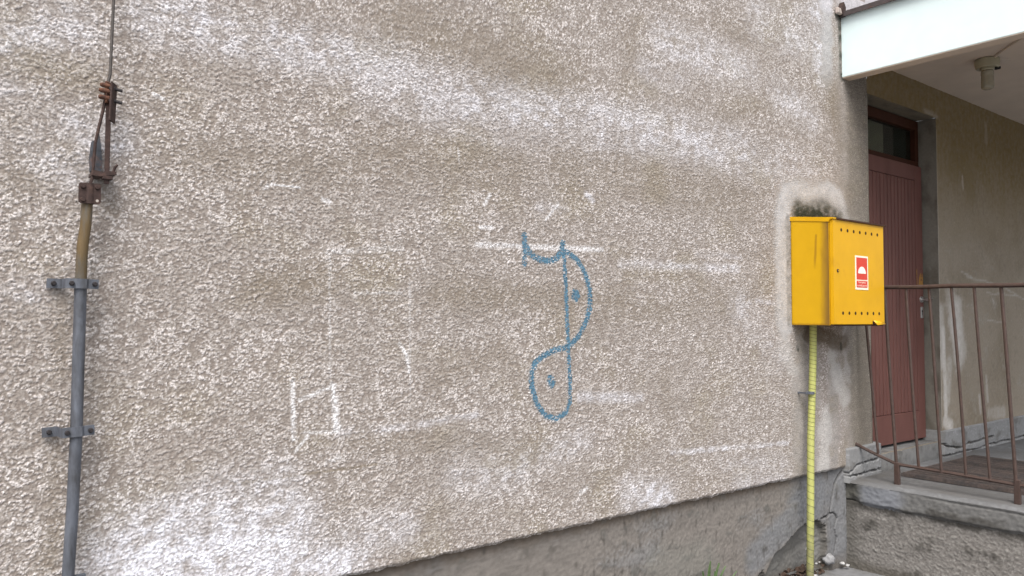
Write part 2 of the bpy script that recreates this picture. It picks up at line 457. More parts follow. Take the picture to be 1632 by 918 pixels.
def columns(a, b, d0, k):
    out, x = [a], a
    while x < b - 0.004:
        x += max(d0 + k * x, d0); out.append(min(x, b))
    return np.array(out, np.float32)

xs = np.concatenate([np.arange(-1.2, -0.06, 0.008), columns(-0.06, 5.32, 0.0022, 0.00115)])
zs = np.concatenate([np.arange(0.655, 2.72, 0.0029), np.arange(2.722, 3.85, 0.0052)]).astype(np.float32)
X, Z = np.meshgrid(xs.astype(np.float32), zs, indexing='ij')

masks = {k: np.zeros_like(X) for k in 'wcdsglb'}
brk = fbm(X / 0.06, Z / 0.05, 3, 3)
brk2 = fbm(X / 0.25, Z / 0.16, 5, 3)
for t, x1, z1, x2, z2, r, s in STAINS_AND_SHADE:
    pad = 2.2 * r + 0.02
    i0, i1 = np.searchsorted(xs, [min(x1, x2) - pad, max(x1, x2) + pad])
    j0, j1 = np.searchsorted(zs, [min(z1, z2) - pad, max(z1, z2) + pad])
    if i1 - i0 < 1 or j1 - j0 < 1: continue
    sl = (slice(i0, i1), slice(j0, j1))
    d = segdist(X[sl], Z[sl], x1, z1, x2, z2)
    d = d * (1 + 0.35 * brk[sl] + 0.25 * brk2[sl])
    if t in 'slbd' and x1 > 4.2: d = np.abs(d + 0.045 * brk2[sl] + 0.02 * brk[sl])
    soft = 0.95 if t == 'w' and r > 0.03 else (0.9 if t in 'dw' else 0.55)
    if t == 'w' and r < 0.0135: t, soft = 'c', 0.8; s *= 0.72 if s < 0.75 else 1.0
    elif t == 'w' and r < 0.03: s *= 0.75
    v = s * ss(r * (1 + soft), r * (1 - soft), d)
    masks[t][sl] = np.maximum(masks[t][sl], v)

# cast mortar: ragged flakes and grains with steep edges
wx = perlin(X / 0.021, Z / 0.021, 8) * 0.006
wz = perlin(X / 0.021, Z / 0.021, 9) * 0.006
n1 = perlin((X + wx + 0.22 * Z) / 0.0150, (Z + wz) / 0.0092, 1)
n2 = perlin((X + wx) / 0.0070, (Z + wz) / 0.0056, 2)
n3 = perlin(X / 0.0049, Z / 0.0046, 4)
n4 = perlin(X / 0.055, Z / 0.04, 6)
def grains(x, y, seed, prob):
    xi, yi = np.floor(x), np.floor(y)
    fx, fy = x - xi, y - yi
    xi = xi.astype(np.int32) + seed * 37; yi = yi.astype(np.int32) + seed * 91
    best = np.zeros_like(x)
    for i in (-1, 0, 1):
        for j in (-1, 0, 1):
            k = _perm[_perm[(xi + i) & 1023] + ((yi + j) & 1023)]
            k2 = _perm[(k + 311) & 1023]; k3 = _perm[(k2 + 97) & 1023]
            r = 0.34 + 0.46 * (k3 & 255) / 255.0
            d2 = ((fx - i - (k & 511) / 511.0) ** 2 + (fy - j - (k2 & 511) / 511.0) ** 2) / (r * r)
            best = np.maximum(best, (0.45 + 0.55 * (k2 >> 2) / 255.0) * np.sqrt(np.clip(1 - d2, 0, 1)) * ((k3 >> 2) < 256 * prob))
    return best.astype(np.float32)
ox, oz = 0.0030 * n2 + 0.0012 * n3, 0.0022 * np.roll(n2, 37, 0) + 0.0010 * n3
G1 = grains((X + wx + ox + 0.2 * Z) / 0.0108, (Z + wz + oz) / 0.0080, 1, 0.62)
G2 = grains((X + ox) / 0.0072, (Z + oz) / 0.0058, 2, 0.66)
clump = ss(-0.5, 0.35, n4 + 0.5 * n1)
gg = np.maximum(G1 * (0.70 + 0.30 * clump), 0.70 * G2 * (0.65 + 0.35 * clump))
hh = 1.5 * (gg - 0.42) + 0.20 * n3
lump = ss(0.25, 0.75, gg + 0.10 * n3)
rough = np.clip(1 - masks['s'], 0, 1) * ss(5.12, 4.75, X + 0.08 * brk2)
rough = 0.22 + 0.78 * rough
big = fbm(X / 0.55, Z / 0.45, 12, 3)
h = rough * (0.0037 * gg + 0.0006 * n2 + 0.0007 * n3 + 0.0006 * n1) + 0.004 * big + 0.0010 * brk * (1 - rough)
low = ss(0.05, 0.0, Z - 0.655 - 0.006 * brk2)
peak = ss(0.10, 0.75, lump) * np.clip(0.25 + 0.95 * ss(-0.35, 0.25, n3 + 0.35 * n2 - 0.1), 0, 1.2)

# colour: dirty mortar, paler worn crests, lime bloom, pale patch low left, grime, painted shade
pn = ss(-0.42, 0.42, fbm(X / 0.50 + 0.3 * Z, Z / 0.20, 21, 4))
pn2 = ss(-0.4, 0.4, fbm(X / 0.13, Z / 0.10, 22, 3))
c = np.ones(X.shape + (3,), np.float32) * np.array((0.308, 0.275, 0.252), np.float32)
c = lerp(c, (0.275, 0.240, 0.195), ss(0.0, 0.5, fbm(X / 0.4, Z / 0.3, 25, 3)))
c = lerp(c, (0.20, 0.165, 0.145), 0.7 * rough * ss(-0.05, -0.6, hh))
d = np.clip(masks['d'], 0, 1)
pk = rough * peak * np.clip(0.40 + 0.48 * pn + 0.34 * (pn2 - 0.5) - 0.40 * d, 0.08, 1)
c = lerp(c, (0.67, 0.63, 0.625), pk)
c = lerp(c, (0.20, 0.165, 0.125), d * 0.80 * (1 - 0.45 * peak))
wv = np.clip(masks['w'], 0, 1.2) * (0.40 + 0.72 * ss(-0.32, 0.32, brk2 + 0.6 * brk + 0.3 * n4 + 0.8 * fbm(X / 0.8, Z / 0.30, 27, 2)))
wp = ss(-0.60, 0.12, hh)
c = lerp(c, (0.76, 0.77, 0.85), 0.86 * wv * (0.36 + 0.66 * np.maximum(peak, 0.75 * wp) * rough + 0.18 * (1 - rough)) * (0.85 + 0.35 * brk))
c = lerp(c, (0.80, 0.80, 0.83), np.clip(masks['c'], 0, 1.2) * (0.20 + 0.75 * wp * ss(-0.5, 0.15, n3 + 0.4 * n2)))
sm = np.clip(masks['s'], 0, 1)
cs = np.ones_like(c) * np.array((0.305, 0.283, 0.270), np.float32)
cs = lerp(cs, (0.245, 0.22, 0.19), ss(-0.1, 0.5, brk2 + 0.4 * brk))
hd = np.full(X.shape, 9.0, np.float32)
i0, i1 = np.searchsorted(xs, [4.05, 5.30]); j0, j1 = np.searchsorted(zs, [1.4, 2.75]); sl = (slice(i0, i1), slice(j0, j1))
HALO = [(4.275, 1.60), (4.262, 2.0), (4.268, 2.28), (4.33, 2.40), (4.47, 2.445), (4.62, 2.41), (4.80, 2.445), (4.95, 2.40), (5.03, 2.31), (5.06, 2.22)]
for a, b in zip(HALO[:-1], HALO[1:]):
    hd[sl] = np.minimum(hd[sl], segdist(X[sl] + 0.035 * brk2[sl], Z[sl] + 0.03 * brk2[sl], *a, *b))
halo = ss(0.125, 0.050, hd + 0.03 * brk + 0.02 * brk2)
cs = lerp(cs, (0.43, 0.425, 0.435), np.clip(halo + sm * ss(3.1, 3.4, Z) * ss(5.0, 4.9, X), 0, 1) * 0.9)
sm = np.maximum(sm * (1 - ss(2.2, 2.3, Z) * ss(2.75, 2.65, Z)), halo)
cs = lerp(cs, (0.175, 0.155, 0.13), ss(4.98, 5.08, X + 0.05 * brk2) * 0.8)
cs = lerp(cs, (0.50, 0.49, 0.52), ss(3.63, 3.68, Z))
cs = cs * (1 + 0.20 * n2 + 0.16 * n3 + 0.25 * brk)[..., None]
cs = lerp(cs, (0.40, 0.36, 0.32), ss(0.25, 0.6, n2 + 0.5 * n3) * 0.35)
c = c + (cs - c) * np.maximum(sm, 1 - ss(5.12, 4.85, X))[..., None]
c = lerp(c, (0.185, 0.16, 0.13), d * 0.45 * sm)
c = lerp(c, (0.50, 0.485, 0.475), masks['l'] * (0.75 + 0.4 * brk))
c = lerp(c, (0.12, 0.092, 0.066), np.clip(masks['b'] * 1.1, 0, 0.9) * (0.85 + 0.3 * brk))
mz = Z - (2.25 + 0.01 * brk)
mx = ss(4.33, 4.45, X + 0.05 * brk2) * ss(5.04, 4.86, X + 0.06 * brk2) * (Z > 2.2)
c = lerp(c, (0.115, 0.115, 0.11), mx * ss(0.20, 0.05, mz + 0.06 * brk2) * 0.85)
c = lerp(c, (0.030, 0.034, 0.024), mx * np.clip(1.15 * ss(0.16, 0.03, mz + 0.05 * brk2) * ss(-0.75, 0.05, 0.9 * brk + 0.5 * n4 + 0.25 * n2 + 0.9 * ss(0.07, 0.0, mz) - 0.2), 0, 1))
c = lerp(c, (0.040, 0.044, 0.034), masks['g'] * (0.80 + 0.9 * brk + 0.5 * n4))
# faint overspray round the blue lines
gd = np.full(X.shape, 9.0, np.float32)
i0, i1 = np.searchsorted(xs, [2.15, 2.75]); j0, j1 = np.searchsorted(zs, [1.1, 2.05])
sl = (slice(i0, i1), slice(j0, j1))
for k, st in enumerate(GRAF):
    for a, b in zip(st[:-1], st[1:]):
        dd = segdist(X[sl], Z[sl], *a, *b)
        wd = 1.0 if k < 2 else (1.0 if k == 2 else 0.9)
        if k == 2 and abs(a[0] - b[0]) < 0.025 and a[0] < 2.52 and a[0] > 2.44: wd = 0.78
        gd[sl] = np.minimum(gd[sl], dd / wd)
c = lerp(c, (0.12, 0.20, 0.27), 0.42 * ss(0.024, 0.006, gd) * (1 - 0.8 * peak))
c[..., :] *= (1 + 0.20 * n3)[..., None]
edge = ss(0.02, 0.0, Z - 0.655)                        # the rendered edge rounds back at the bottom
Y = -h + 0.012 * edge ** 2
Zm = Z + edge * 0.006 * fbm(X / 0.07, X / 0.9, 31, 3) * 2.0
# skip what lies inside the white canopy and above the coarse limit
P = np.stack([X, Y, Zm], -1)
# return of the lower edge, going back to the plinth
P0 = P[:, :1].copy(); P0[..., 1] = 0.06
P = np.concatenate([P0, P], 1); C3 = np.concatenate([c[:, :1], c], 1)
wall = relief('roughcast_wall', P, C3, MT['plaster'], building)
b = MB()
b.box(-14, -1.2, 0.0, 0.3, 0.655, 9.0); b.box(-1.2, 5.32, 0.002, 0.3, 3.846, 9.0); b.box(5.32, 16, 0.002, 0.3, 4.0, 9.0)
plain = b.build('upper_wall', mat('plain_roughcast', (0.36, 0.32, 0.30), 0.95, var=0.2, vs=60, bump=1.0, bs=90, dist=0.006, spec=0.15, col2=(0.25, 0.22, 0.2), k2=(0.4, 0.7), s2=3), building)

# blue spray paint: a skin lying on the lumps along the strokes
keep = np.zeros((X.shape[0] - 1, X.shape[1] - 1), bool)
spk = perlin(X / 0.011, Z / 0.009, 51) + 0.5 * n2
ok = gd < 0.0140 * (1 + 0.45 * brk + 0.25 * brk2) - 0.0085 * ss(0.1, 0.7, spk) - 0.003 * ss(0.2, 0.7, n3)
ok &= ~(spk + 0.8 * brk2 + 20 * gd > 0.58)
ok &= ~((peak > 0.50) & (n3 + 0.5 * spk + 25 * gd > 0.10))
keep[:] = ok[:-1, :-1]
Pg = np.stack([X, Y - 0.0007, Zm], -1)
graf = relief('graffiti', Pg, np.ones_like(c) * 0.3, MT['blue'], wall, keep)
graf['label'] = 'blue spray-painted looping figure with two dots'
del P, P0, C3, Pg

# ---------------------------------------------------------------- plinth under the plaster edge
px = np.concatenate([[-14, -4], np.arange(0.6, 2.6, 0.02), np.arange(2.6, 4.9851, 0.0055), [4.985]]).astype(np.float32)
pz = np.arange(-0.03, 0.69, 0.0055).astype(np.float32)
X, Z = np.meshgrid(px, pz, indexing='ij')
f1, f2, f3 = fbm(X / 0.12, Z / 0.08, 60, 4), fbm(X / 0.018, Z / 0.018, 61, 3), fbm(X / 0.5, Z / 0.25, 62, 3)
h = 0.004 * f1 + 0.0032 * f2 + 0.004 * f3
def polydist(X, Z, pl):
    d = np.full(X.shape, 9.0, np.float32)
    for a, b in zip(pl[:-1], pl[1:]): d = np.minimum(d, segdist(X, Z, *a, *b))
    return d
def inside(X, Z, pl):
    r = np.zeros(X.shape, bool)
    for (xa, za), (xb, zb) in zip(pl, pl[1:] + pl[:1]):
        cnd = ((za > Z) != (zb > Z))
        r ^= cnd & (X < (xb - xa) * (Z - za) / ((zb - za) or 1e-9) + xa)
    return r
hollow = [(3.93, -0.1), (3.97, 0.11), (4.07, 0.15), (4.10, 0.12), (4.19, 0.215), (4.30, 0.255), (4.44, 0.325), (4.58, 0.36), (4.70, 0.345), (4.765, 0.30), (4.79, 0.20), (4.775, 0.13), (4.80, -0.1)]
xw, zw = X + 0.014 * f2 + 0.03 * f1, Z + 0.012 * f2 + 0.02 * f1
ins = inside(xw, zw, hollow)
dh = polydist(xw, zw, hollow)
dep = ins * ss(0.0, 0.018, dh) * (0.034 + 0.025 * ss(0.0, 0.15, dh))
h = h - dep + ins * 0.006 * f1
crack = [(4.975, 0.645), (4.93, 0.61), (4.885, 0.558), (4.865, 0.49), (4.844, 0.442), (4.82, 0.37), (4.788, 0.345), (4.72, 0.35)]
dc = np.minimum(polydist(X + 0.03 * f1, Z + 0.03 * f1 + 0.01 * f2, crack), 1.6 * polydist(X + 0.03 * f1, Z + 0.02 * f1, [(4.80, 0.36), (4.86, 0.37), (4.90, 0.33), (4.875, 0.27), (4.89, 0.2), (4.87, 0.12)]))
ck = ss(0.010, 0.003, dc)
h = h - 0.022 * ck
fil = ss(4.83, 4.985, X); h = h + 0.022 * fil ** 2          # mortar fillet in the corner
c = np.ones(X.shape + (3,), np.float32) * np.array((0.185, 0.168, 0.154), np.float32)
c = lerp(c, (0.105, 0.096, 0.088), ss(0.0, 0.55, f1 + 0.5 * f3))
c = lerp(c, (0.195, 0.19, 0.19), ss(0.10, 0.6, f3 + 0.5 * f2) * 0.8)
c = lerp(c, (0.135, 0.105, 0.08), ss(0.07, 0.0, 0.655 - Z - 0.03 * f1) * 0.85)
bl = ss(0.36, 0.12, np.sqrt(((X - 4.62) / 1.1) ** 2 + ((Z - 0.50) / 0.75) ** 2) + 0.12 * f1) 
bl = np.maximum(bl, 0.8 * ss(0.13, 0.06, segdist(X, Z, 4.0, 0.24, 4.7, 0.52) + 0.03 * f1))
bl = np.maximum(bl, ss(4.72, 4.84, X) * 0.9)
c = lerp(c, (0.17, 0.178, 0.193), bl * 0.85)
c = c * (1 + 0.35 * f2 + 0.25 * f1)[..., None]
c = lerp(c, (0.06, 0.054, 0.048), 0.6 * ss(0.15, 0.5, fbm(X / 0.035, Z / 0.10, 66, 3)))
c = lerp(c, (0.13, 0.128, 0.12), ss(0.15, 0.5, f1 + 0.3 * f2) * 0.6)
c = lerp(c, (0.165, 0.165, 0.16), ins * 0.8)
c = lerp(c, (0.075, 0.068, 0.060), ins * ss(0.05, 0.0, dh) * 0.8)
c = lerp(c, (0.06, 0.055, 0.05), ck * 0.9)
c = lerp(c, (0.20, 0.20, 0.18), ss(0.16, 0.03, segdist(X, Z, 3.15, 0.36, 3.55, 0.30) + 0.08 * f1) * 0.35)
c = lerp(c, (0.10, 0.085, 0.07), ss(0.10, 0.0, Z - 0.02 + 0.03 * f1) * 0.7)
relief('plinth', np.stack([X, 0.035 - h, Z], -1), c, MT['cement'], building)

# ---------------------------------------------------------------- wall beside and above the door
DX0, DX1, DZ0, DZ1 = 5.32, 6.385, 0.70, 3.205
qx = np.concatenate([np.arange(5.32, 6.385, 0.015), [6.3849], np.arange(6.395, 9.2, 0.012), [10, 12, 16]]).astype(np.float32)
qz = np.concatenate([np.arange(0.5, 0.70, 0.02), [0.70], np.arange(0.714, 3.2, 0.014), [3.205], np.arange(3.22, 4.01, 0.02)]).astype(np.float32)
X, Z = np.meshgrid(qx, qz, indexing='ij')
f1, f2, f3 = fbm(X / 0.22, Z / 0.30, 70, 4), fbm(X / 0.045, Z / 0.045, 71, 3), fbm(X / 0.9, Z / 0.7, 72, 3)
h = 0.0055 * f2 + 0.004 * f1
c = np.ones(X.shape + (3,), np.float32) * np.array((0.282, 0.243, 0.197), np.float32)
c = lerp(c, (0.205, 0.170, 0.126), ss(-0.1, 0.5, f3 + 0.4 * f1))
c = lerp(c, (0.29, 0.262, 0.225), ss(0.12, 0.5, f1 + 0.5 * f2) * 0.7)
c = lerp(c, (0.12, 0.105, 0.08), ss(0.1, 0.6, f2 - 0.6 * f1 + 0.3 * f3) * 0.25)
f4 = fbm(X / 0.016, Z / 0.016, 74, 2)
c = lerp(c, (0.36, 0.335, 0.30), ss(0.20, 0.5, f4 + 0.3 * f1) * 0.5)
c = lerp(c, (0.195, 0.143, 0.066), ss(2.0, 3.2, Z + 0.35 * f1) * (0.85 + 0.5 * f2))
for x1, z1, x2, z2, r, s in [(6.45, 1.55, 6.47, 0.9, 0.03, 0.9), (6.42, 1.70, 6.42, 1.3, 0.05, 0.6), (6.68, 1.70, 6.72, 1.35, 0.11, 0.85), (6.55, 1.3, 6.5, 1.0, 0.05, 0.5), (6.46, 0.84, 6.55, 0.80, 0.05, 0.95), (6.60, 1.80, 6.72, 1.5, 0.10, 0.45),
                             (6.395, 3.1, 6.395, 0.8, 0.010, 0.3), (7.25, 1.15, 7.27, 0.95, 0.02, 0.5), (7.1, 1.0, 7.12, 0.86, 0.018, 0.5), (7.35, 3.30, 7.36, 3.16, 0.03, 0.22), (6.86, 2.80, 6.87, 2.70, 0.012, 0.5), (6.2, 3.23, 6.42, 3.22, 0.015, 0.4), (7.3, 0.84, 7.6, 0.83, 0.05, 0.4)]:
    dd = segdist(X, Z, x1, z1, x2, z2) * (1 + 0.5 * f2 + 0.5 * f1)
    c = lerp(c, (0.56, 0.54, 0.52), s * ss(r * 1.5, r * 0.5, dd) * (0.75 + 0.6 * f2))
c = lerp(c, (0.48, 0.47, 0.50), ss(3.63, 3.68, Z))
for x1, z1, x2, z2 in [(6.9, 1.98, 7.6, 1.93), (7.6, 1.93, 8.2, 1.80), (7.3, 1.86, 8.0, 1.84), (7.3, 1.63, 7.7, 1.60), (6.8, 2.02, 7.0, 1.98), (7.4, 1.82, 7.44, 1.78)]:
    c = lerp(c, (0.42, 0.40, 0.37), 0.8 * ss(0.012, 0.003, segdist(X, Z + 0.02 * f1, x1, z1, x2, z2)) * (0.7 + 0.7 * f2))
kx, kz = (qx[:-1] + qx[1:]) / 2, (qz[:-1] + qz[1:]) / 2
KX, KZ = np.meshgrid(kx, kz, indexing='ij')
keep = ~((KX > DX0) & (KX < DX1) & (KZ > DZ0) & (KZ < DZ1))
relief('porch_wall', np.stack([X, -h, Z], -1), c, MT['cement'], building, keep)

def reveal(name, axis, fixed, a0, a1, tone):
    a = np.arange(a0, a1 + 0.014, 0.015); a[-1] = a1
    dpt = np.linspace(-0.003, 0.20, 14)
    A, Dp = np.meshgrid(a, dpt, indexing='ij')
    f = fbm(A / 0.2, Dp / 0.1, 80, 3); g2 = fbm(A / 0.03, Dp / 0.03, 81, 2)
    k = np.ones(A.shape + (3,), np.float32) * np.array(tone, np.float32)
    k = lerp(k, (0.125, 0.11, 0.09), ss(-0.1, 0.5, f)); k = lerp(k, (0.33, 0.31, 0.28), ss(0.25, 0.6, g2) * 0.5)
    off = 0.002 * f + 0.0015 * g2
    Pp = np.stack([fixed - off, Dp, A], -1) if axis == 'x' else np.stack([A, Dp, fixed - off], -1)
    relief(name, Pp, k, MT['cement'], building)
reveal('door_reveal', 'x', DX1, DZ0 - 0.1, DZ1, (0.20, 0.185, 0.16))
reveal('door_reveal', 'x', DX0, DZ0 - 0.1, DZ1, (0.20, 0.185, 0.16))
reveal('door_lintel', 'z', DZ1, DX0, DX1, (0.19, 0.165, 0.125))

# cement skirting with its open crack, turned into the door opening
def skirting(x0, x1, z0, z1, crk, seed, yb=-0.026):
    a = np.arange(x0, x1 + 0.006, 0.008); z = np.arange(z0, z1 + 0.003, 0.0065)
    if x1 > 9: a = np.concatenate([np.arange(x0, 8.6, 0.008), [10, x1]])
    X, Z = np.meshgrid(a.astype(np.float32), z.astype(np.float32), indexing='ij')
    f1, f2 = fbm(X / 0.15, Z / 0.08, seed, 4), fbm(X / 0.02, Z / 0.02, seed + 1, 3)
    h = 0.004 * f1 + 0.0015 * f2
    k = np.zeros_like(X)
    for pl, wd in crk:
        dd = polydist(X + 0.012 * f2, Z + 0.012 * f2 + 0.012 * f1, pl)
        k = np.maximum(k, ss(wd, wd * 0.35, dd))
    h = h - 0.03 * k
    c = np.ones(X.shape + (3,), np.float32) * np.array((0.225, 0.227, 0.232), np.float32)
    c = lerp(c, (0.15, 0.147, 0.142), ss(0.0, 0.5, f1)); c = lerp(c, (0.36, 0.365, 0.38), ss(0.2, 0.5, f2 - 0.4 * f1) * 0.6)
    c = lerp(c, (0.05, 0.045, 0.04), k * 0.85)
    P = np.stack([X, yb - h, Z], -1)
    top = P[:, -1:].copy(); top[..., 1] = 0.02; top[..., 2] += 0.008
    P = np.concatenate([P, top], 1); c = np.concatenate([c, c[:, -1:]], 1)
    e = P[:1].copy(); e[..., 1] = 0.22; e2 = P[-1:].copy(); e2[..., 1] = 0.22
    P = np.concatenate([e, P, e2], 0); c = np.concatenate([c[:1], c, c[-1:]], 0)
    return relief('skirting', P, c, MT['cement'], building)
skirting(4.965, 5.385, 0.555, 0.775, [([(4.83, 0.575), (4.94, 0.612), (5.006, 0.637), (5.055, 0.662), (5.2, 0.672), (5.34, 0.675)], 0.007), ([(4.94, 0.60), (5.1, 0.60), (5.39, 0.605)], 0.006)], 90)
skirting(6.372, 12.0, 0.555, 0.772, [([(6.37, 0.675), (6.46, 0.648), (6.66, 0.622), (6.74, 0.622), (6.813, 0.648), (6.9, 0.636), (6.995, 0.642), (7.184, 0.650), (7.313, 0.656)], 0.010), ([(6.37, 0.585), (7.05, 0.578), (7.10, 0.592), (8.4, 0.590)], 0.008)], 95)
b = MB()
b.box(5.387, 6.370, -0.004, 0.30, 0.50, 0.695, 0.012, 2)
th = b.build('threshold', mat('threshold_cement', (0.17, 0.17, 0.17), 0.9, var=0.25, vs=12, bump=0.6, bs=60, dist=0.004, col2=(0.10, 0.097, 0.092), k2=(0.48, 0.66), s2=9), building)

# ---------------------------------------------------------------- door
DY = 0.100
b = MB(); b.box(5.40, 6.352, DY + 0.012, DY + 0.05, 0.716, 2.826, 0.003)
door = b.build('door', MT['door'], building, label='red-brown door with narrow vertical boards')
BX0, BX1, BZ0, BZ1 = 5.475, 6.235, 0.932, 2.706
for (x0, x1, z0, z1) in [(5.40, BX0 - 0.003, 0.716, 2.826), (BX1 + 0.003, 6.352, 0.716, 2.826), (BX0 - 0.003, BX1 + 0.003, 0.716, BZ0 - 0.004), (BX0 - 0.003, BX1 + 0.003, BZ1 + 0.004, 2.826)]:
    b = MB(); b.box(x0 + .0004, x1 - .0004, DY, DY + 0.0118, z0, z1, 0.0025)
    b.build('door_rail' if x1 - x0 > 0.2 else 'door_stile', MT['door'], door)
nb = 14; bw = (BX1 - BX0) / nb
b = MB(); b.box(-bw / 2 + 0.0048, bw / 2 - 0.0048, DY + 0.001, DY + 0.0115, BZ0, BZ1, 0.003)
first = b.build('door_board', MT['door'], door)
first.location = (BX0 + bw / 2, 0, 0)
for k in range(1, nb):
    o = first.copy(); COL.objects.link(o); o.location = (BX0 + bw * (k + 0.5), random.uniform(-0.0008, 0.0008), 0)
b = MB()
b.tube([(6.312, DY, 1.785), (6.312, DY - 0.008, 1.785)], [0.026, 0.024], 18)
b.tube([(6.312, DY - 0.008, 1.785), (6.312, DY - 0.045, 1.785)], 0.009, 10)
b.tube([(6.305, DY - 0.045, 1.782), (6.33, DY - 0.047, 1.787), (6.40, DY - 0.047, 1.800), (6.425, DY - 0.040, 1.803)], [0.011, 0.0105, 0.0095, 0.008], 10)
b.build('handle', MT['chrome'], door)
b = MB(); b.box(6.298, 6.336, DY - 0.004, DY - 0.0003, 1.640, 1.728, 0.0018)
kp = b.build('key_plate', MT['chrome'], door)
b = MB(); b.tube([(6.317, DY - 0.0045, 1.694), (6.317, DY - 0.0035, 1.694)], 0.009, 12); b.box(6.3135, 6.3205, DY - 0.0048, DY - 0.0038, 1.662, 1.692)
b.build('keyhole', MT['dark'], kp)
b = MB()
pts = [(6.272, 1.885), (6.305, 1.878), (6.340, 1.884), (6.346, 1.94), (6.342, 1.985), (6.31, 1.992), (6.288, 1.975), (6.276, 1.93)]
b.prism(pts, DY - 0.0015, DY - 0.0003)
b.prism([(6.248, 1.88), (6.2375, 1.885), (6.243, 1.95), (6.238, 2.02), (6.249, 2.02)], DY - 0.0015, DY - 0.0003)
b.build('bare_wood_patch', MT['ochre'], door)
b = MB(); b.tube([(6.315, DY - 0.006, 2.03), (6.315, DY - 0.0002, 2.03)], [0.013, 0.018], 14)
b.build('lock_escutcheon', MT['door'], door)

# transom window above the door
TY = 0.128
b = MB()
b.box(5.33, 6.372, TY, TY + 0.07, 3.122, 3.196, 0.003); b.box(5.33, 6.372, TY, TY + 0.07, 2.830, 2.872, 0.003)
b.box(6.318, 6.373, TY + 0.001, TY + 0.069, 2.8725, 3.1215); b.box(5.33, 5.385, TY + 0.001, TY + 0.069, 2.8725, 3.1215)
tf = b.build('transom_window', MT['doordark'], building)
b = MB(); b.box(5.385, 6.318, TY + 0.036, TY + 0.041, 2.8725, 3.1215); b.build('pane', MT['glass'], tf)
b = MB(); b.box(5.20, 6.03, 0.24, 0.25, 2.80, 3.22); b.build('pale_panel', MT['pale_panel'], tf)  # pale panel behind the left part of the pane
b = MB(); b.box(6.352, 6.378, DY + 0.03, 0.2, 0.70, 2.829); b.box(5.325, 5.399, DY + 0.03, 0.2, 0.70, 2.829)
b.build('door_frame', MT['doordark'], building)
b = MB(); b.box(5.1, 6.7, 0.31, 0.33, 0.5, 3.5); b.build('dark_backing', MT['dark'], building)  # near-black board, its colour standing for the unlit interior

# ---------------------------------------------------------------- canopy
b = MB(); b.box(4.990, 5.092, -2.10, 0.03, 3.252, 3.676, 0.004)
canopy = b.build('canopy', MT['white'], building)
# rough plaster run where the canopy meets the wall
b = MB(); b.box(5.092, 11.0, -2.10, 0.03, 3.440, 3.665)
b.build('soffit_slab', MT['soffit'], canopy)
b = MB(); b.box(5.0921, 11.0, -2.10, -1.98, 3.252, 3.4398); b.build('front_beam', MT['white'], canopy)
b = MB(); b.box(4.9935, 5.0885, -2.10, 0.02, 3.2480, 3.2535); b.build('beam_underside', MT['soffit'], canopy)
b = MB()
b.box(4.962, 11.0, -2.13, -0.01, 3.677, 3.684); b.box(4.958, 4.9665, -2.13, -0.006, 3.652, 3.6855)
fl = b.build('metal_flashing', MT['flash'], canopy)
b = MB()
b.prism([(4.935, 3.700), (4.952, 3.660), (4.985, 3.655), (4.990, 3.720), (4.965, 3.752)], -0.035, -0.004)
b.build('flashing_end', MT['darkrust'], canopy)
b = MB(); b.box(4.900, 4.957, -0.030, -0.004, 3.664, 3.705, 0.006); b.build('mortar_cap', mat('mortar_cap', (0.42, 0.36, 0.33), 0.9, var=0.25, vs=40, bump=0.6), canopy)

# ================================================================== PORCH
porch = thing('entrance_porch', 'cracked grey concrete entrance landing in front of the red-brown door', 'porch', (7, -1.1, 0))
# top
a = np.concatenate([np.arange(4.968, 8.2, 0.02), [9, 10, 12]]).astype(np.float32); y = np.concatenate([[-2.3, -1.8], np.arange(-1.5, 0.011, 0.02), [0.03]]).astype(np.float32)
X, Y = np.meshgrid(a, y, indexing='ij')
f1, f2 = fbm(X / 0.3, Y / 0.3, 110, 4), fbm(X / 0.04, Y / 0.04, 111, 3)
c = np.ones(X.shape + (3,), np.float32) * np.array((0.135, 0.137, 0.142), np.float32)
c = lerp(c, (0.115, 0.112, 0.11), ss(0.0, 0.5, f1)); c = lerp(c, (0.21, 0.215, 0.225), ss(0.1, 0.6, f2 - f1) * 0.6)
c = lerp(c, (0.10, 0.095, 0.09), ss(0.5, 0.28, X - 4.968 + 0.1 * f1) * ss(0.03, 0.1, X - 4.968) * 0.45)
e = ss(0.035, 0.0, X - 4.968)
relief('slab', np.stack([X, Y, 0.573 + 0.003 * f1 + 0.001 * f2 - 0.016 * e ** 2], -1), c, MT['cement'], porch)
# edge face of the slab
u = np.arange(-0.03, 2.31, 0.008).astype(np.float32); z = np.linspace(0.425, 0.560, 26).astype(np.float32)
U, Z = np.meshgrid(u, z, indexing='ij')
f1, f2 = fbm(U / 0.18, Z / 0.09, 120, 4), fbm(U / 0.022, Z / 0.022, 121, 3)
h = 0.006 * f1 + 0.0045 * f2 - 0.030 * ss(0.10, 0.0, U + 0.05 * f1)
h = h - 0.02 * ss(0.45, 0.428, Z + 0.014 * f1)
low = ss(0.5, 0.46, Z - 0.03 * f1 + 0.07 * ss(0.35, 0.15, U))
c = np.ones(U.shape + (3,), np.float32) * np.array((0.140, 0.139, 0.138), np.float32)
c = lerp(c, (0.075, 0.072, 0.068), ss(0.0, 0.5, f1)); c = c * (1 + 0.3 * f2)[..., None]; c = lerp(c, (0.21, 0.222, 0.25), 0.8 * ss(0.14, 0.05, segdist(U, Z, 0.16, 0.50, 0.26, 0.50) + 0.05 * f1))
c = lerp(c, (0.125, 0.12, 0.10), 0.7 * ss(0.14, 0.05, U + 0.05 * f1))
gr_ = ss(0.008, 0.002, np.abs(Z - 0.545 - 0.006 * f1)) * ss(0.45, 0.6, U); h = h - 0.006 * gr_
c = lerp(c, (0.19, 0.19, 0.19), ss(0.546, 0.558, Z) * 0.5)
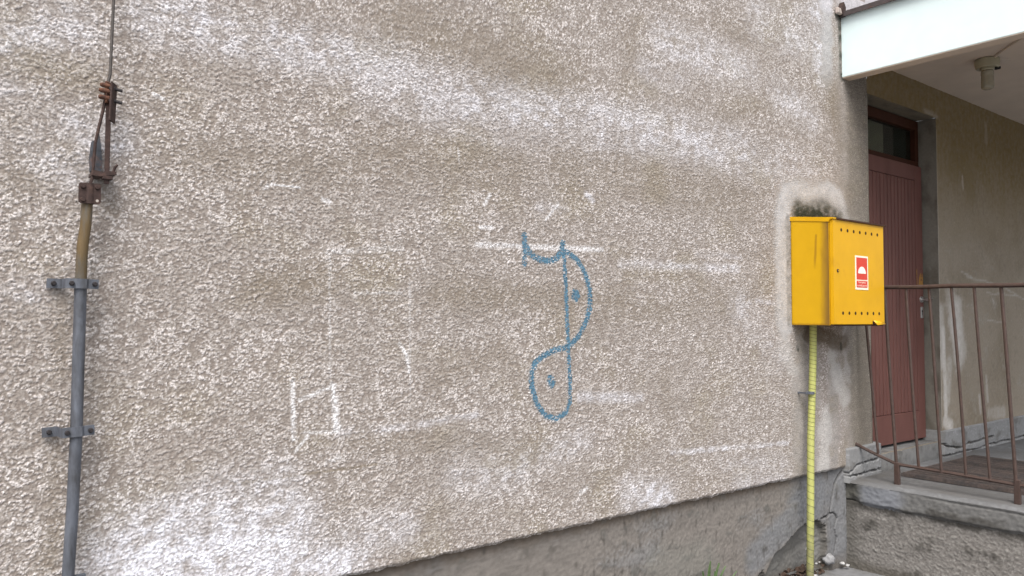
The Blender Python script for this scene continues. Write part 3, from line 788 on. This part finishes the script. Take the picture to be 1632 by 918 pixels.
relief('slab_edge', np.stack([4.968 - h, -U, Z], -1), c, MT['cement'], porch)
# scratched side wall
u = np.arange(-0.03, 2.31, 0.006).astype(np.float32); z = np.arange(-0.03, 0.448, 0.006).astype(np.float32)
U, Z = np.meshgrid(u, z, indexing='ij')
ca, sa = math.cos(R(35)), math.sin(R(35))
A, B_ = U * ca - Z * sa, U * sa + Z * ca
wv = 0.03 * perlin(U / 0.12, Z / 0.12, 130)
wv = wv + 0.012 * perlin(U / 0.03, Z / 0.03, 136)
s1 = perlin((A + wv) / 0.034, (B_ + wv) / 0.012, 131); s2 = perlin((A + wv) / 0.016, B_ / 0.0085, 132) + 0.6 * perlin(U / 0.011, Z / 0.011, 137); f1 = fbm(U / 0.2, Z / 0.15, 133, 4); f2 = fbm(U / 0.03, Z / 0.03, 134, 3)
h = 0.0022 * ss(-0.2, 0.6, s1 + 0.8 * s2) + 0.0016 * s2 + 0.005 * f1 + 0.003 * f2
c = np.ones(U.shape + (3,), np.float32) * np.array((0.20, 0.188, 0.178), np.float32)
c = lerp(c, (0.30, 0.29, 0.275), ss(0.1, 0.7, 0.6 * s1 + 0.7 * s2) * 0.75)
c = lerp(c, (0.11, 0.10, 0.092), ss(0.0, 0.7, -0.5 * s1 - 0.8 * s2) * 0.7)
c = lerp(c, (0.075, 0.07, 0.064), ss(0.05, 0.55, f1 + 0.35 * f2 + 0.35 * ss(0.36, 0.43, Z)))
c = lerp(c, (0.09, 0.08, 0.065), ss(0.10, 0.02, Z + 0.03 * f1) * 0.7)
c = lerp(c, (0.09, 0.085, 0.075), ss(0.12, 0.0, U + 0.05 * f1) * 0.6)
relief('side_wall', np.stack([4.990 - h + 0.0 * U, -U, Z], -1), c, MT['cement'], porch)
b = MB(); b.box(5.0, 12.0, -2.3, -2.28, 0.0, 0.56); b.build('front_wall', mat('porch_front', (0.24, 0.23, 0.22), 0.9, var=0.2, vs=14, bump=0.5), porch)

# ------------------------------------------------------------------ grate let into the landing
grate = thing('floor_grate', 'rusty brown bar grate lying on the concrete landing', 'grate', (5.95, -0.52, 0.575))
GX0, GX1, GY0, GY1 = 5.375, 6.53, -0.90, -0.165
b = MB()
b.box(GX0, GX1, GY0, GY0 + 0.006, 0.576, 0.598); b.box(GX0, GX1, GY1 - 0.006, GY1, 0.576, 0.598)
b.box(GX0, GX0 + 0.006, GY0 + 0.0065, GY1 - 0.0065, 0.576, 0.598); b.box(GX1 - 0.006, GX1, GY0 + 0.0065, GY1 - 0.0065, 0.576, 0.598)
b.build('frame', MT['grate'], grate)
b = MB(); b.box(-0.0045, 0.0045, GY0 + 0.0065, GY1 - 0.0065, 0.580, 0.599)
first = b.build('bar', MT['grate'], grate)
nbar = 58
for k in range(nbar):
    o = first if k == 0 else first.copy()
    if k: COL.objects.link(o)
    o.location = (GX0 + 0.028 + k * (GX1 - GX0 - 0.056) / (nbar - 1), 0, random.uniform(-0.0012, 0.001))
b = MB(); b.box(GX0 + .007, GX1 - .007, GY0 + .007, GY1 - .007, 0.5765, 0.5785)
b.build('dirt_tray', mat('grate_dirt', (0.055, 0.045, 0.04), 0.95, var=0.5, vs=60, col2=(0.14, 0.12, 0.11), k2=(0.5, 0.7), s2=20), grate)
b = MB()
for yy in (-0.70, -0.50, -0.33): b.tube([(GX0 + .007, yy, 0.594), (GX1 - .007, yy, 0.594)], 0.003, 6)
b.build('cross_rod', MT['grate'], grate)

# ================================================================== RAILING
RX = 5.10
rail = thing('porch_railing', 'rusty brown bar railing with a bent first baluster along the landing edge', 'railing', (RX, -0.9, 0.57))
top = [(RX, 0.0, 1.838), (RX, -0.21, 1.838), (RX, -0.45, 1.832), (RX, -0.62, 1.834), (RX, -0.9, 1.827), (RX, -1.6, 1.822), (RX, -2.05, 1.815)]
b = MB(); b.tube(top, 0.0135, 10, ry=1.35); b.build('top_rail', MT['rail'], rail)
b = MB(); b.tube([(RX + .002, 0.01, 0.800), (RX + .002, -0.07, 0.768), (RX + .002, -0.17, 0.733), (RX + .002, -0.272, 0.700), (RX + .002, -0.55, 0.695), (RX + .002, -0.95, 0.681), (RX + .002, -2.06, 0.672)], 0.0105, 8, ry=1.2)
b.build('bottom_rail', MT['rail'], rail)
def bal(name, yt, zt, yb, zb, r, wob):
    pts = []
    for k in range(8):
        t = k / 7
        pts.append((RX + 0.004 * math.sin(3 * t + wob), yt + (yb - yt) * t + 0.006 * math.sin(math.pi * t) * math.cos(wob), zt + (zb - zt) * t))
    b = MB(); b.tube(pts, r, 9); return b.build(name, MT['rail'], rail)
for k, (yt, yb) in enumerate([(-0.348, -0.408), (-0.488, -0.546), (-0.622, -0.684), (-0.752, -0.815), (-1.03, -1.085), (-1.16, -1.215), (-1.29, -1.345), (-1.42, -1.475), (-1.70, -1.75), (-1.84, -1.89)]):
    bal('baluster', yt, 1.828, yb, 0.693 - 0.012 * k * 0.5, 0.0088, k * 1.7)
b = MB(); b.tube([(RX, -0.055, 1.830), (RX, -0.085, 1.58), (RX, -0.120, 1.15), (RX, -0.142, 0.86), (RX, -0.146, 0.80), (RX, -0.150, 0.76), (RX + .001, -0.140, 0.742), (RX + .001, -0.125, 0.745)], 0.0088, 9)
b.build('bent_baluster', MT['rail'], rail)
for yt, yb in [(-0.212, -0.272), (-0.895, -0.958), (-1.56, -1.62)]:
    o = bal('post', yt, 1.83, yt + (yb - yt) * 0.92, 0.69, 0.0100, yt * 5)
    b = MB(); b.box(RX - 0.012, RX + 0.012, yb - 0.0165, yb + 0.0165, 0.560, 0.712, 0.003); b.build('post_foot', MT['rail'], o)

# ================================================================== GAS CABINET
cab = thing('gas_cabinet', 'yellow metal gas cabinet with a red valve sign fixed to the wall', 'cabinet', (4.66, -0.14, 1.59))
CX0, CX1, CZ0, CZ1, CY = 4.352, 4.962, 1.592, 2.228, -0.252
b = MB()
b.add([(CX0, -0.002, CZ0), (CX0, CY, CZ0), (CX0, CY, 2.206), (CX0, -0.002, 2.234), (CX1, -0.002, CZ0), (CX1, CY, CZ0), (CX1, CY, 2.206), (CX1, -0.002, 2.234)], [(0, 1, 2, 3), (7, 6, 5, 4), (0, 4, 5, 1), (3, 2, 6, 7), (1, 5, 6, 2), (0, 3, 7, 4)])
b.build('body', MT['yellow'], cab)
yy_ = np.linspace(CY + 0.001, -0.004, 60).astype(np.float32); zz_ = np.linspace(CZ0 + 0.002, CZ1 - 0.024, 110).astype(np.float32)
U, Z = np.meshgrid(yy_, zz_, indexing='ij')
Z = CZ0 + (Z - CZ0) * (1 + 0.046 * (U - CY) / 0.25)
f1, f2 = fbm(U / 0.05, Z / 0.25, 140, 4), fbm(U / 0.10, Z / 0.12, 141, 4)
c = np.ones(U.shape + (3,), np.float32) * np.array((0.61, 0.345, 0.002), np.float32)
c = lerp(c, (0.56, 0.30, 0.005), ss(0.1, 0.6, f2) * 0.4)
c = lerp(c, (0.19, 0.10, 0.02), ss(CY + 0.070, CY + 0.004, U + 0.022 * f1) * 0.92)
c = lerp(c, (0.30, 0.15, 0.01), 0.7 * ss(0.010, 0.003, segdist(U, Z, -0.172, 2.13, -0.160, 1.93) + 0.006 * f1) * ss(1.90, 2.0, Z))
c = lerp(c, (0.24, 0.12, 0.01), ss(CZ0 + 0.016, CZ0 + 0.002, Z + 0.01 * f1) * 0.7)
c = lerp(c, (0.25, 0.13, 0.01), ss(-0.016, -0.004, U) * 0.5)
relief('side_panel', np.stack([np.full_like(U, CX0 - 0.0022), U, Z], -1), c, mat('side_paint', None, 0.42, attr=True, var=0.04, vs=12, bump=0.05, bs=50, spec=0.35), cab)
# sloping lid with turned-down lip
vs = []
for x in (CX0 - 0.006, CX1 + 0.018):
    vs += [(x, 0.0, 2.258), (x, -0.282, 2.228), (x, -0.282, 2.220), (x, -0.262, 2.219), (x, -0.254, 2.204), (x, 0.0, 2.233)]
b = MB(); b.add(vs, [tuple(range(6)), tuple(range(6, 12))] + [(i, (i + 1) % 6, (i + 1) % 6 + 6, i + 6) for i in range(6)])
lid = b.build('lid', MT['yellow'], cab, sharp=20)
b = MB(); b.box(CX0 + 0.03, CX1 + 0.0185, -0.2855, -0.2825, 2.2185, 2.2275); b.build('lid_edge', MT['rustedge'], lid)
b = MB(); b.box(CX0 + 0.002, CX1 - 0.004, -0.268, CY + 0.004, CZ0 - 0.0045, CZ0 + 0.0035); b.build('bottom_edge', MT['rustedge'], cab)
# door with a lifted corner
D0, D1, DZa, DZb = CX0 + 0.004, CX1 - 0.003, CZ0 + 0.006, 2.217
fx = D1 - 0.155
poly = [(D0, DZa), (fx, DZa), (fx + 0.012, DZa + 0.024), (D1, DZa + 0.010), (D1, DZb), (D0, DZb)]
b = MB(); b.prism(poly, -0.276, CY - 0.003)
cd = b.build('door', MT['yellow'], cab)
b = MB()
b.add([(fx + 0.012, -0.2765, DZa + 0.026), (D1 - 0.004, -0.2765, DZa + 0.012), (D1 - 0.012, -0.290, DZa + 0.000), (fx + 0.020, -0.300, DZa - 0.006), (fx + 0.008, -0.280, DZa + 0.022)], [(0, 1, 2, 3, 4)])
fo = b.build('bent_flap', MT['yellow'], cd)
md = fo.modifiers.new('thick', 'SOLIDIFY'); md.thickness = 0.0015
b = MB(); b.prism([(fx, DZa - .004), (fx + 0.02, DZa - .004), (fx + 0.013, DZa + 0.028), (fx + 0.004, DZa + 0.02)], -0.2772, -0.2764); b.build('gap', MT['hole'], cd)
b = MB(); b.tube([(0, -0.2768, 0), (0, -0.2762, 0)], 0.0105, 12)
first = b.build('vent_hole', MT['hole'], cd)
k = 0
for zz in (2.160, 1.664):
    for i in range(7):
        o = first if k == 0 else first.copy()
        if k: COL.objects.link(o)
        o.location = (4.446 + (0.002 if zz > 2 else 0.010) + i * 0.0725, 0, zz); k += 1
b = MB(); b.tube([(4.402, -0.281, 1.915), (4.402, -0.2762, 1.915)], [0.009, 0.011], 14)
lk = b.build('lock', MT['darkrust'], cd)
b = MB(); b.tube([(4.402, -0.2816, 1.915), (4.402, -0.2811, 1.915)], 0.0045, 10); b.build('key_slot', MT['yellow'], lk)
# sign
SX0, SX1, SZ0, SZ1 = 4.603, 4.758, 1.808, 2.016
b = MB(); b.box(SX0, SX1, -0.2778, -0.2762, SZ0, SZ1, 0.0006)
sg = b.build('valve_sign', MT['signwhite'], cab, label='red and white sticker with a half dome symbol')
b = MB(); b.box(SX0 + 0.013, SX1 - 0.012, -0.2786, -0.2779, SZ0 + 0.062, SZ1 - 0.011); b.build('red_panel', MT['signred'], sg)
b = MB(); b.box(SX0 + 0.013, SX1 - 0.012, -0.2786, -0.2779, SZ0 + 0.014, SZ0 + 0.055); b.build('text_panel', MT['signred'], sg)
cx, cz, rr = (SX0 + SX1) / 2, SZ0 + 0.100, 0.046
b = MB(); b.prism([(cx + rr * math.cos(math.pi * i / 20), cz + 0.042 * math.sin(math.pi * i / 20)) for i in range(21)], -0.2794, -0.2787)
b.build('half_dome', MT['dome'], sg)
def letters(txt, x, z, size, y, parent, wid):
    cu = bpy.data.curves.new('lettering', 'FONT'); cu.body = txt; cu.size = size; cu.extrude = 0.0002; cu.align_x = 'CENTER'; cu.resolution_u = 3
    t = bpy.data.objects.new('tmp', cu); COL.objects.link(t)
    bpy.context.view_layer.update()
    me = bpy.data.meshes.new_from_object(t.evaluated_get(bpy.context.evaluated_depsgraph_get()))
    wd = max(v.co.x for v in me.vertices) - min(v.co.x for v in me.vertices)
    k = wid / wd
    me.transform(Matrix.Translation((x, y, z)) @ Matrix.Rotation(R(90), 4, 'X') @ Matrix.Diagonal((k, 1, 1, 1)))
    bpy.data.objects.remove(t); bpy.data.curves.remove(cu)
    me.name = 'lettering'; me.materials.clear(); me.materials.append(MT['letters'])
    return link(bpy.data.objects.new('lettering', me), parent)
letters('Kurek główny', cx, SZ0 + 0.040, 0.017, -0.2789, sg, 0.086)
letters('instalacji gazowej', cx, SZ0 + 0.021, 0.017, -0.2789, sg, 0.112)

# ================================================================== GAS PIPE
pipe = thing('gas_pipe', 'pale yellow ribbed pipe running from the ground up to the yellow cabinet', 'pipe', (4.42, -0.06, 0))
path = [Vector((4.494, -0.06, 1.62)), Vector((4.487, -0.06, 1.4)), Vector((4.470, -0.06, 1.15)), Vector((4.450, -0.06, 0.9)), Vector((4.438, -0.06, 0.5)), Vector((4.424, -0.06, 0.07)), Vector((4.421, -0.06, -0.05))]
def along(t):
    f = t * (len(path) - 1); i = min(int(f), len(path) - 2); return path[i].lerp(path[i + 1], f - i)
b = MB(); b.tube([along(i / 24) for i in range(25)], 0.0215, 18)
b.build('sleeve', MT['pipe'], pipe)
turns = 59; nn = turns * 14
hel = []
for i in range(nn):
    t = 0.004 + 0.99 * i / nn
    a = 2 * math.pi * i / 14
    p = along(t); hel.append((p.x + 0.0217 * math.cos(a), p.y + 0.0217 * math.sin(a), p.z))
b = MB(); b.tube(hel, 0.0011, 5); b.build('spiral_line', MT['black'], pipe)
b = MB()
pc = Vector((4.452, -0.06, 1.177))
b.tube([(pc.x, pc.y, pc.z - 0.008), (pc.x, pc.y, pc.z + 0.008)], 0.0245, 20)
b.box(pc.x - 0.052, pc.x - 0.020, pc.y - 0.006, pc.y + 0.004, pc.z - 0.008, pc.z + 0.008, 0.002)
b.box(pc.x - 0.045, pc.x - 0.032, pc.y, 0.0, pc.z - 0.005, pc.z + 0.005)
b.build('clamp', MT['galv'], pipe)
b = MB(); b.tube([(4.545, -0.03, 1.60), (4.552, -0.022, 1.40), (4.545, -0.012, 1.25), (4.540, -0.012, 0.9), (4.530, -0.02, 0.66), (4.520, -0.015, 0.45), (4.512, -0.004, 0.30), (4.50, 0.012, 0.2)], 0.0018, 6)
o = b.build('wire', MT['thinwire']); tag(o, 'thin whitish wire hanging just right of the yellow pipe', 'wire')

# ================================================================== LIGHTNING CONDUCTOR
lc = thing('lightning_conductor', 'rusty lightning conductor wire with test clamp running down into a grey pole', 'lightning rod', (0.43, -0.06, 0))
b = MB(); b.tube([(0.536, -0.05, 3.9), (0.533, -0.05, 3.2), (0.5285, -0.06, 2.61), (0.5235, -0.06, 2.375), (0.514, -0.062, 2.33), (0.512, -0.062, 2.30)], 0.0046, 8)
b.build('wire', MT['wire'], lc)
b = MB(); b.tube([(0.512, -0.062, 2.30), (0.505, -0.062, 2.255), (0.4945, -0.062, 2.20), (0.4865, -0.062, 2.155), (0.4835, -0.062, 2.10), (0.481, -0.062, 2.05), (0.473, -0.066, 2.02), (0.468, -0.066, 1.96)], 0.0046, 8)
b.build('lower_wire', MT['darkrust'], lc)
# test clamp: two plates, three bolts
Mx = Matrix.Translation((0.524, -0.062, 2.315)) @ Matrix.Rotation(R(38), 4, 'Z')
b = MB(); b.box(-0.019, 0.019, -0.0035, 0.0035, -0.034, 0.034, 0.0015, M=Mx)
cl = b.build('test_clamp', MT['rust'], lc)
Mx2 = Matrix.Translation((0.530, -0.078, 2.300)) @ Matrix.Rotation(R(55), 4, 'Z') @ Matrix.Rotation(R(4), 4, 'Y')
b = MB(); b.box(-0.018, 0.018, -0.003, 0.003, -0.078, 0.045, 0.0015, M=Mx2)
b.build('clamp_plate', MT['darkrust'], cl)
for dz, dx in ((0.020, 0.0), (0.003, -0.003), (-0.018, -0.004)):
    b = MB()
    b.tube([(0.494 + dx, -0.072, 2.316 + dz), (0.500 + dx, -0.072, 2.316 + dz), (0.530, -0.070, 2.314 + dz)], [0.0045, 0.0075, 0.0075], 10)
    b.build('bolt_head', MT['rust'], cl)
for dz in (0.012, -0.026):
    b = MB()
    b.tube([(0.520, -0.070, 2.318 + dz), (0.536, -0.074, 2.316 + dz)], 0.0085, 6); b.tube([(0.536, -0.074, 2.316 + dz), (0.556, -0.078, 2.313 + dz)], 0.0052, 10)
    b.build('bolt', MT['darkmetal'], cl)
b = MB(); b.box(0.5135, 0.5275, -0.066, -0.058, 2.033, 2.335, 0.001); b.build('flat_bar', MT['darkrust'], lc)
# anchor in the wall
b = MB()
b.prism([(0.483, 2.075), (0.510, 2.075), (0.5135, 2.10), (0.508, 2.165), (0.503, 2.192), (0.499, 2.168), (0.485, 2.168), (0.481, 2.12)], -0.030, -0.001)
an = b.build('wall_anchor', MT['bluegrey'], lc)
b = MB()
b.prism([(0.478, 2.055), (0.500, 2.053), (0.530, 2.060), (0.546, 2.064), (0.545, 2.073), (0.520, 2.072), (0.505, 2.068), (0.484, 2.072)], -0.072, -0.010)
b.tube([(0.538, -0.06, 2.070), (0.543, -0.062, 2.088), (0.549, -0.066, 2.096)], [0.004, 0.0045, 0.003], 7)
b.build('anchor_foot', MT['darkrust'], an)
b = MB(); b.box(0.506, 0.536, -0.072, -0.052, 2.046, 2.058, 0.002); b.build('nut', MT['darkrust'], an)
# plate over the pole
PC = Vector((0.4715, -0.080, 1.997))
out = []
for sx, sz, a0 in ((1, 1, 0), (-1, 1, 90), (-1, -1, 180), (1, -1, 270)):
    for k in range(5):
        a = R(a0 + 22.5 * k); out.append((PC.x + sx * 0.022 + 0.008 * math.cos(a), PC.z + sz * 0.023 + 0.008 * math.sin(a)))
b = MB(); b.prism(out, -0.084, -0.077)
b.tube([(PC.x, -0.074, PC.z - 0.031), (PC.x, -0.074, PC.z + 0.031)], 0.0145, 12)
pl = b.build('cover_plate', MT['darkrust'], lc)
for sx, sz in ((1, 1), (-1, 1), (-1, -1)):
    b = MB(); b.tube([(PC.x + sx * 0.019, -0.085, PC.z + sz * 0.020), (PC.x + sx * 0.019, -0.0895, PC.z + sz * 0.020)], [0.0075, 0.006], 8); b.build('bolt', MT['darkrust'], pl)
b = MB(); b.tube([(PC.x + 0.020, -0.0846, PC.z - 0.021), (PC.x + 0.020, -0.0842, PC.z - 0.021)], 0.0043, 10); b.build('bolt_hole', mat('pale_hole', (0.45, 0.40, 0.36), 0.9), pl)
# pole
pp = [(0.4685, 1.975), (0.467, 1.93), (0.4655, 1.90), (0.4595, 1.845), (0.4575, 1.80), (0.4565, 1.735), (0.4555, 1.55), (0.4545, 1.28), (0.449, 1.05), (0.442, 0.86), (0.431, 0.45), (0.424, 0.0)]
b = MB(); b.tube([(x, -0.062, z) for x, z in pp[:6]], 0.0160, 14); b.build('upper_sleeve', MT['brownpipe'], lc)
b = MB(); b.tube([(x, -0.062, z) for x, z in pp[5:]], 0.0172, 14); b.build('pole', MT['galv'], lc)
def bracket(xc, zc, tilt):
    M = Matrix.Translation((xc, 0, zc)) @ Matrix.Rotation(tilt, 4, 'Y')
    def T(p): return tuple(M @ Vector(p))
    hgt = 0.0145
    prof = [(-0.082, -0.016), (-0.044, -0.018), (-0.040, -0.070), (-0.037, -0.078), (-0.020, -0.079), (-0.013, -0.0845), (0.013, -0.0845), (0.019, -0.079), (0.047, -0.077)]
    outer = prof; inner = [(x, y + 0.005) for x, y in prof]
    n = len(prof)
    vs = [T((x, y, hgt)) for x, y in outer] + [T((x, y, -hgt)) for x, y in outer] + [T((x, y, hgt)) for x, y in inner] + [T((x, y, -hgt)) for x, y in inner]
    fs = []
    for i in range(n - 1):
        fs += [(i, i + 1, n + i + 1, n + i), (2 * n + i, 3 * n + i, 3 * n + i + 1, 2 * n + i + 1), (i, 2 * n + i, 2 * n + i + 1, i + 1), (n + i, n + i + 1, 3 * n + i + 1, 3 * n + i)]
    fs += [(0, n, 3 * n, 2 * n), (n - 1, 3 * n - 1, 4 * n - 1, 2 * n - 1)]
    b = MB(); b.add(vs, fs); br = b.build('bracket', MT['galv'], lc)
    b = MB(); b.box(-0.036, 0.048, -0.062, -0.057, -0.0135, 0.0135, 0.001, M=M); b.build('back_strap', MT['galv'], br)
    for x, y in ((-0.064, -0.017), (-0.026, -0.080), (0.036, -0.079)):
        b = MB(); b.tube([T((x, y, 0)), T((x, y - 0.004, 0)), T((x, y - 0.010, 0))], [0.0075, 0.0075, 0.005], 8); b.build('bolt', MT['darkmetal'], br)
    return br
bracket(0.4555, 1.7245, R(1.0)); bracket(0.4535, 1.285, R(-2.5)); bracket(0.440, 0.846, R(-3.0))

# ================================================================== CEILING LAMP
LX, LY = 5.955, -0.535
lamp = thing('ceiling_lamp', 'unlit porcelain ceiling lamp with a dusty glass jar under the canopy', 'lamp', (LX, LY, 3.44))
b = MB(); b.lathe([(0.070, 3.4395), (0.078, 3.432), (0.079, 3.418), (0.073, 3.380), (0.066, 3.374), (0.060, 3.378), (0.045, 3.384)], LX, LY, 28)
b.lathe([(0.044, 3.384), (0.044, 3.366), (0.039, 3.360)], LX, LY, 24)
b.build('base', MT['lampbase'], lamp)
b = MB(); b.lathe([(0.034, 3.360), (0.040, 3.352), (0.0405, 3.330), (0.038, 3.325), (0.0395, 3.315), (0.0405, 3.250), (0.037, 3.236), (0.025, 3.229), (0.006, 3.227)], LX, LY, 24)
b.build('glass_jar', MT['lampglass'], lamp)
b = MB(); b.box(LX + 0.03, LX + 0.075, LY - 0.06, LY - 0.02, 3.372, 3.392, 0.004); b.build('cable_inlet', MT['dark'], lamp)
b = MB(); b.tube([(LX - 0.02, LY - 0.05, 3.437), (LX - 0.12, LY - 0.14, 3.434), (LX - 0.22, LY - 0.24, 3.435), (LX - 0.33, LY - 0.36, 3.437)], 0.010, 8)
b.tube([(LX + 0.05, LY - 0.04, 3.437), (LX + 0.12, LY - 0.10, 3.438)], 0.007, 8)
b.build('cable', MT['soffit'], lamp)

# ================================================================== LITTLE THINGS AT THE WALL FOOT
def lump(name, c, r, mt, seed, flat=0.8, sub=3):
    bm = bmesh.new(); bmesh.ops.create_icosphere(bm, subdivisions=sub, radius=1)
    vs = np.array([v.co[:] for v in bm.verts], np.float32)
    k = 1 + 0.30 * perlin(vs[:, 0] * 1.3 + vs[:, 2], vs[:, 1] * 1.3, seed) + 0.12 * perlin(vs[:, 0] * 4, vs[:, 1] * 4 + vs[:, 2] * 3, seed + 1)
    for v, q in zip(bm.verts, k):
        v.co = Vector((c[0] + v.co.x * r * q, c[1] + v.co.y * r * q, c[2] + v.co.z * r * q * flat))
    me = bpy.data.meshes.new(name); bm.to_mesh(me); bm.free()
    me.polygons.foreach_set('use_smooth', [True] * len(me.polygons)); me.materials.append(mt)
    return link(bpy.data.objects.new(name, me))
o = lump('mortar_lump', (4.795, 0.035, 0.085), 0.043, MT['stone'], 300, 0.85)
tag(o, 'fist-sized grey lump of mortar in the corner beside the porch wall', 'stone')
for i, (x, y, z, r) in enumerate([(4.905, 0.0, 0.045, 0.016), (4.935, -0.02, 0.032, 0.014), (4.925, 0.005, 0.038, 0.010), (4.40, -0.035, 0.062, 0.013), (4.445, -0.025, 0.065, 0.009), (4.50, -0.045, 0.058, 0.014), (4.645, 0.03, 0.085, 0.010), (4.69, 0.035, 0.085, 0.007)]):
    o = lump('plaster_chip', (x, y, z), r, MT['chip'], 320 + i * 3, 0.6, 2)
    tag(o, ['white plaster chip in the porch corner, nearest the grey mortar lump', 'white plaster chip in the porch corner, farthest right of all chips', 'smallest white plaster chip of the three in the porch corner',
            'white plaster chip farthest left of the yellow pipe foot', 'tiny white plaster chip between two larger ones left of the yellow pipe', 'white plaster chip touching the left side of the yellow pipe foot',
            'white plaster chip just right of the yellow pipe in the broken plinth', 'tiny white plaster chip close to the left of the grey mortar lump'][i], 'plaster chip', 'white plaster chips at the wall foot')
# dead leaves swept into the broken plinth
b = MB()
for i in range(60):
    x = random.gauss(4.46, 0.16); y = random.uniform(-0.035, 0.06); z = 0.050 + random.uniform(0, 0.02) + 0.25 * max(0, y)
    if x > 4.8 or x < 4.05: continue
    L, Wd = random.uniform(0.03, 0.07), random.uniform(0.008, 0.018)
    M = Matrix.Translation((x, y, z)) @ Matrix.Rotation(random.uniform(-1, 1), 4, 'Z') @ Matrix.Rotation(random.uniform(-0.5, 0.5), 4, 'Y') @ Matrix.Rotation(random.uniform(-0.9, 0.9), 4, 'X')
    n = 5; vs = []
    for k in range(n):
        t = k / (n - 1); ww = Wd * math.sin(math.pi * (0.12 + 0.76 * t)); zz = 0.010 * math.sin(math.pi * t)
        vs += [tuple(M @ Vector((L * (t - 0.5), -ww, zz + 0.004))), tuple(M @ Vector((L * (t - 0.5), 0, zz))), tuple(M @ Vector((L * (t - 0.5), ww, zz + 0.004)))]
    fs = []
    for k in range(n - 1):
        for s in (0, 1): fs.append((3 * k + s, 3 * k + s + 1, 3 * k + s + 4, 3 * k + s + 3))
    b.add(vs, fs)
o = b.build('leaf_litter', MT['leafdry']); tag(o, 'dead brown leaves heaped against the broken plinth', 'leaves', kind='stuff')
# weed
weed = thing('weed_plant', 'small green weed growing against the grey plinth', 'plant', (3.47, -0.03, 0.03))
for i, (dx, dy, hgt, lean, wd) in enumerate([(0.0, 0, 0.335, 0.010, 0.017), (-0.02, -0.01, 0.30, -0.035, 0.014), (0.02, -0.015, 0.32, 0.035, 0.015), (0.045, 0.0, 0.285, 0.075, 0.016), (-0.05, 0.0, 0.29, -0.075, 0.010), (0.01, -0.03, 0.29, 0.0, 0.012), (-0.035, -0.02, 0.24, -0.09, 0.013), (0.06, -0.02, 0.25, 0.12, 0.012), (0.03, 0.01, 0.30, 0.055, 0.009)]):
    n = 8; vs, fs = [], []
    for k in range(n):
        t = k / (n - 1); ww = wd * (0.35 + 0.65 * math.sin(math.pi * min(1, 0.15 + 0.8 * t))) * (1 if t < 0.95 else 0.3)
        x, y, z = 3.47 + dx + lean * t * t * 1.3, -0.03 + dy - 0.02 * t, 0.02 + hgt * t - 0.02 * t * t
        vs += [(x - ww, y + 0.006, z), (x, y, z), (x + ww, y + 0.006, z)]
        if k:
            q = 3 * (k - 1)
            fs += [(q, q + 1, q + 4, q + 3), (q + 1, q + 2, q + 5, q + 4)]
    b = MB(); b.add(vs, fs); b.build('leaf', MT['grass'], weed)
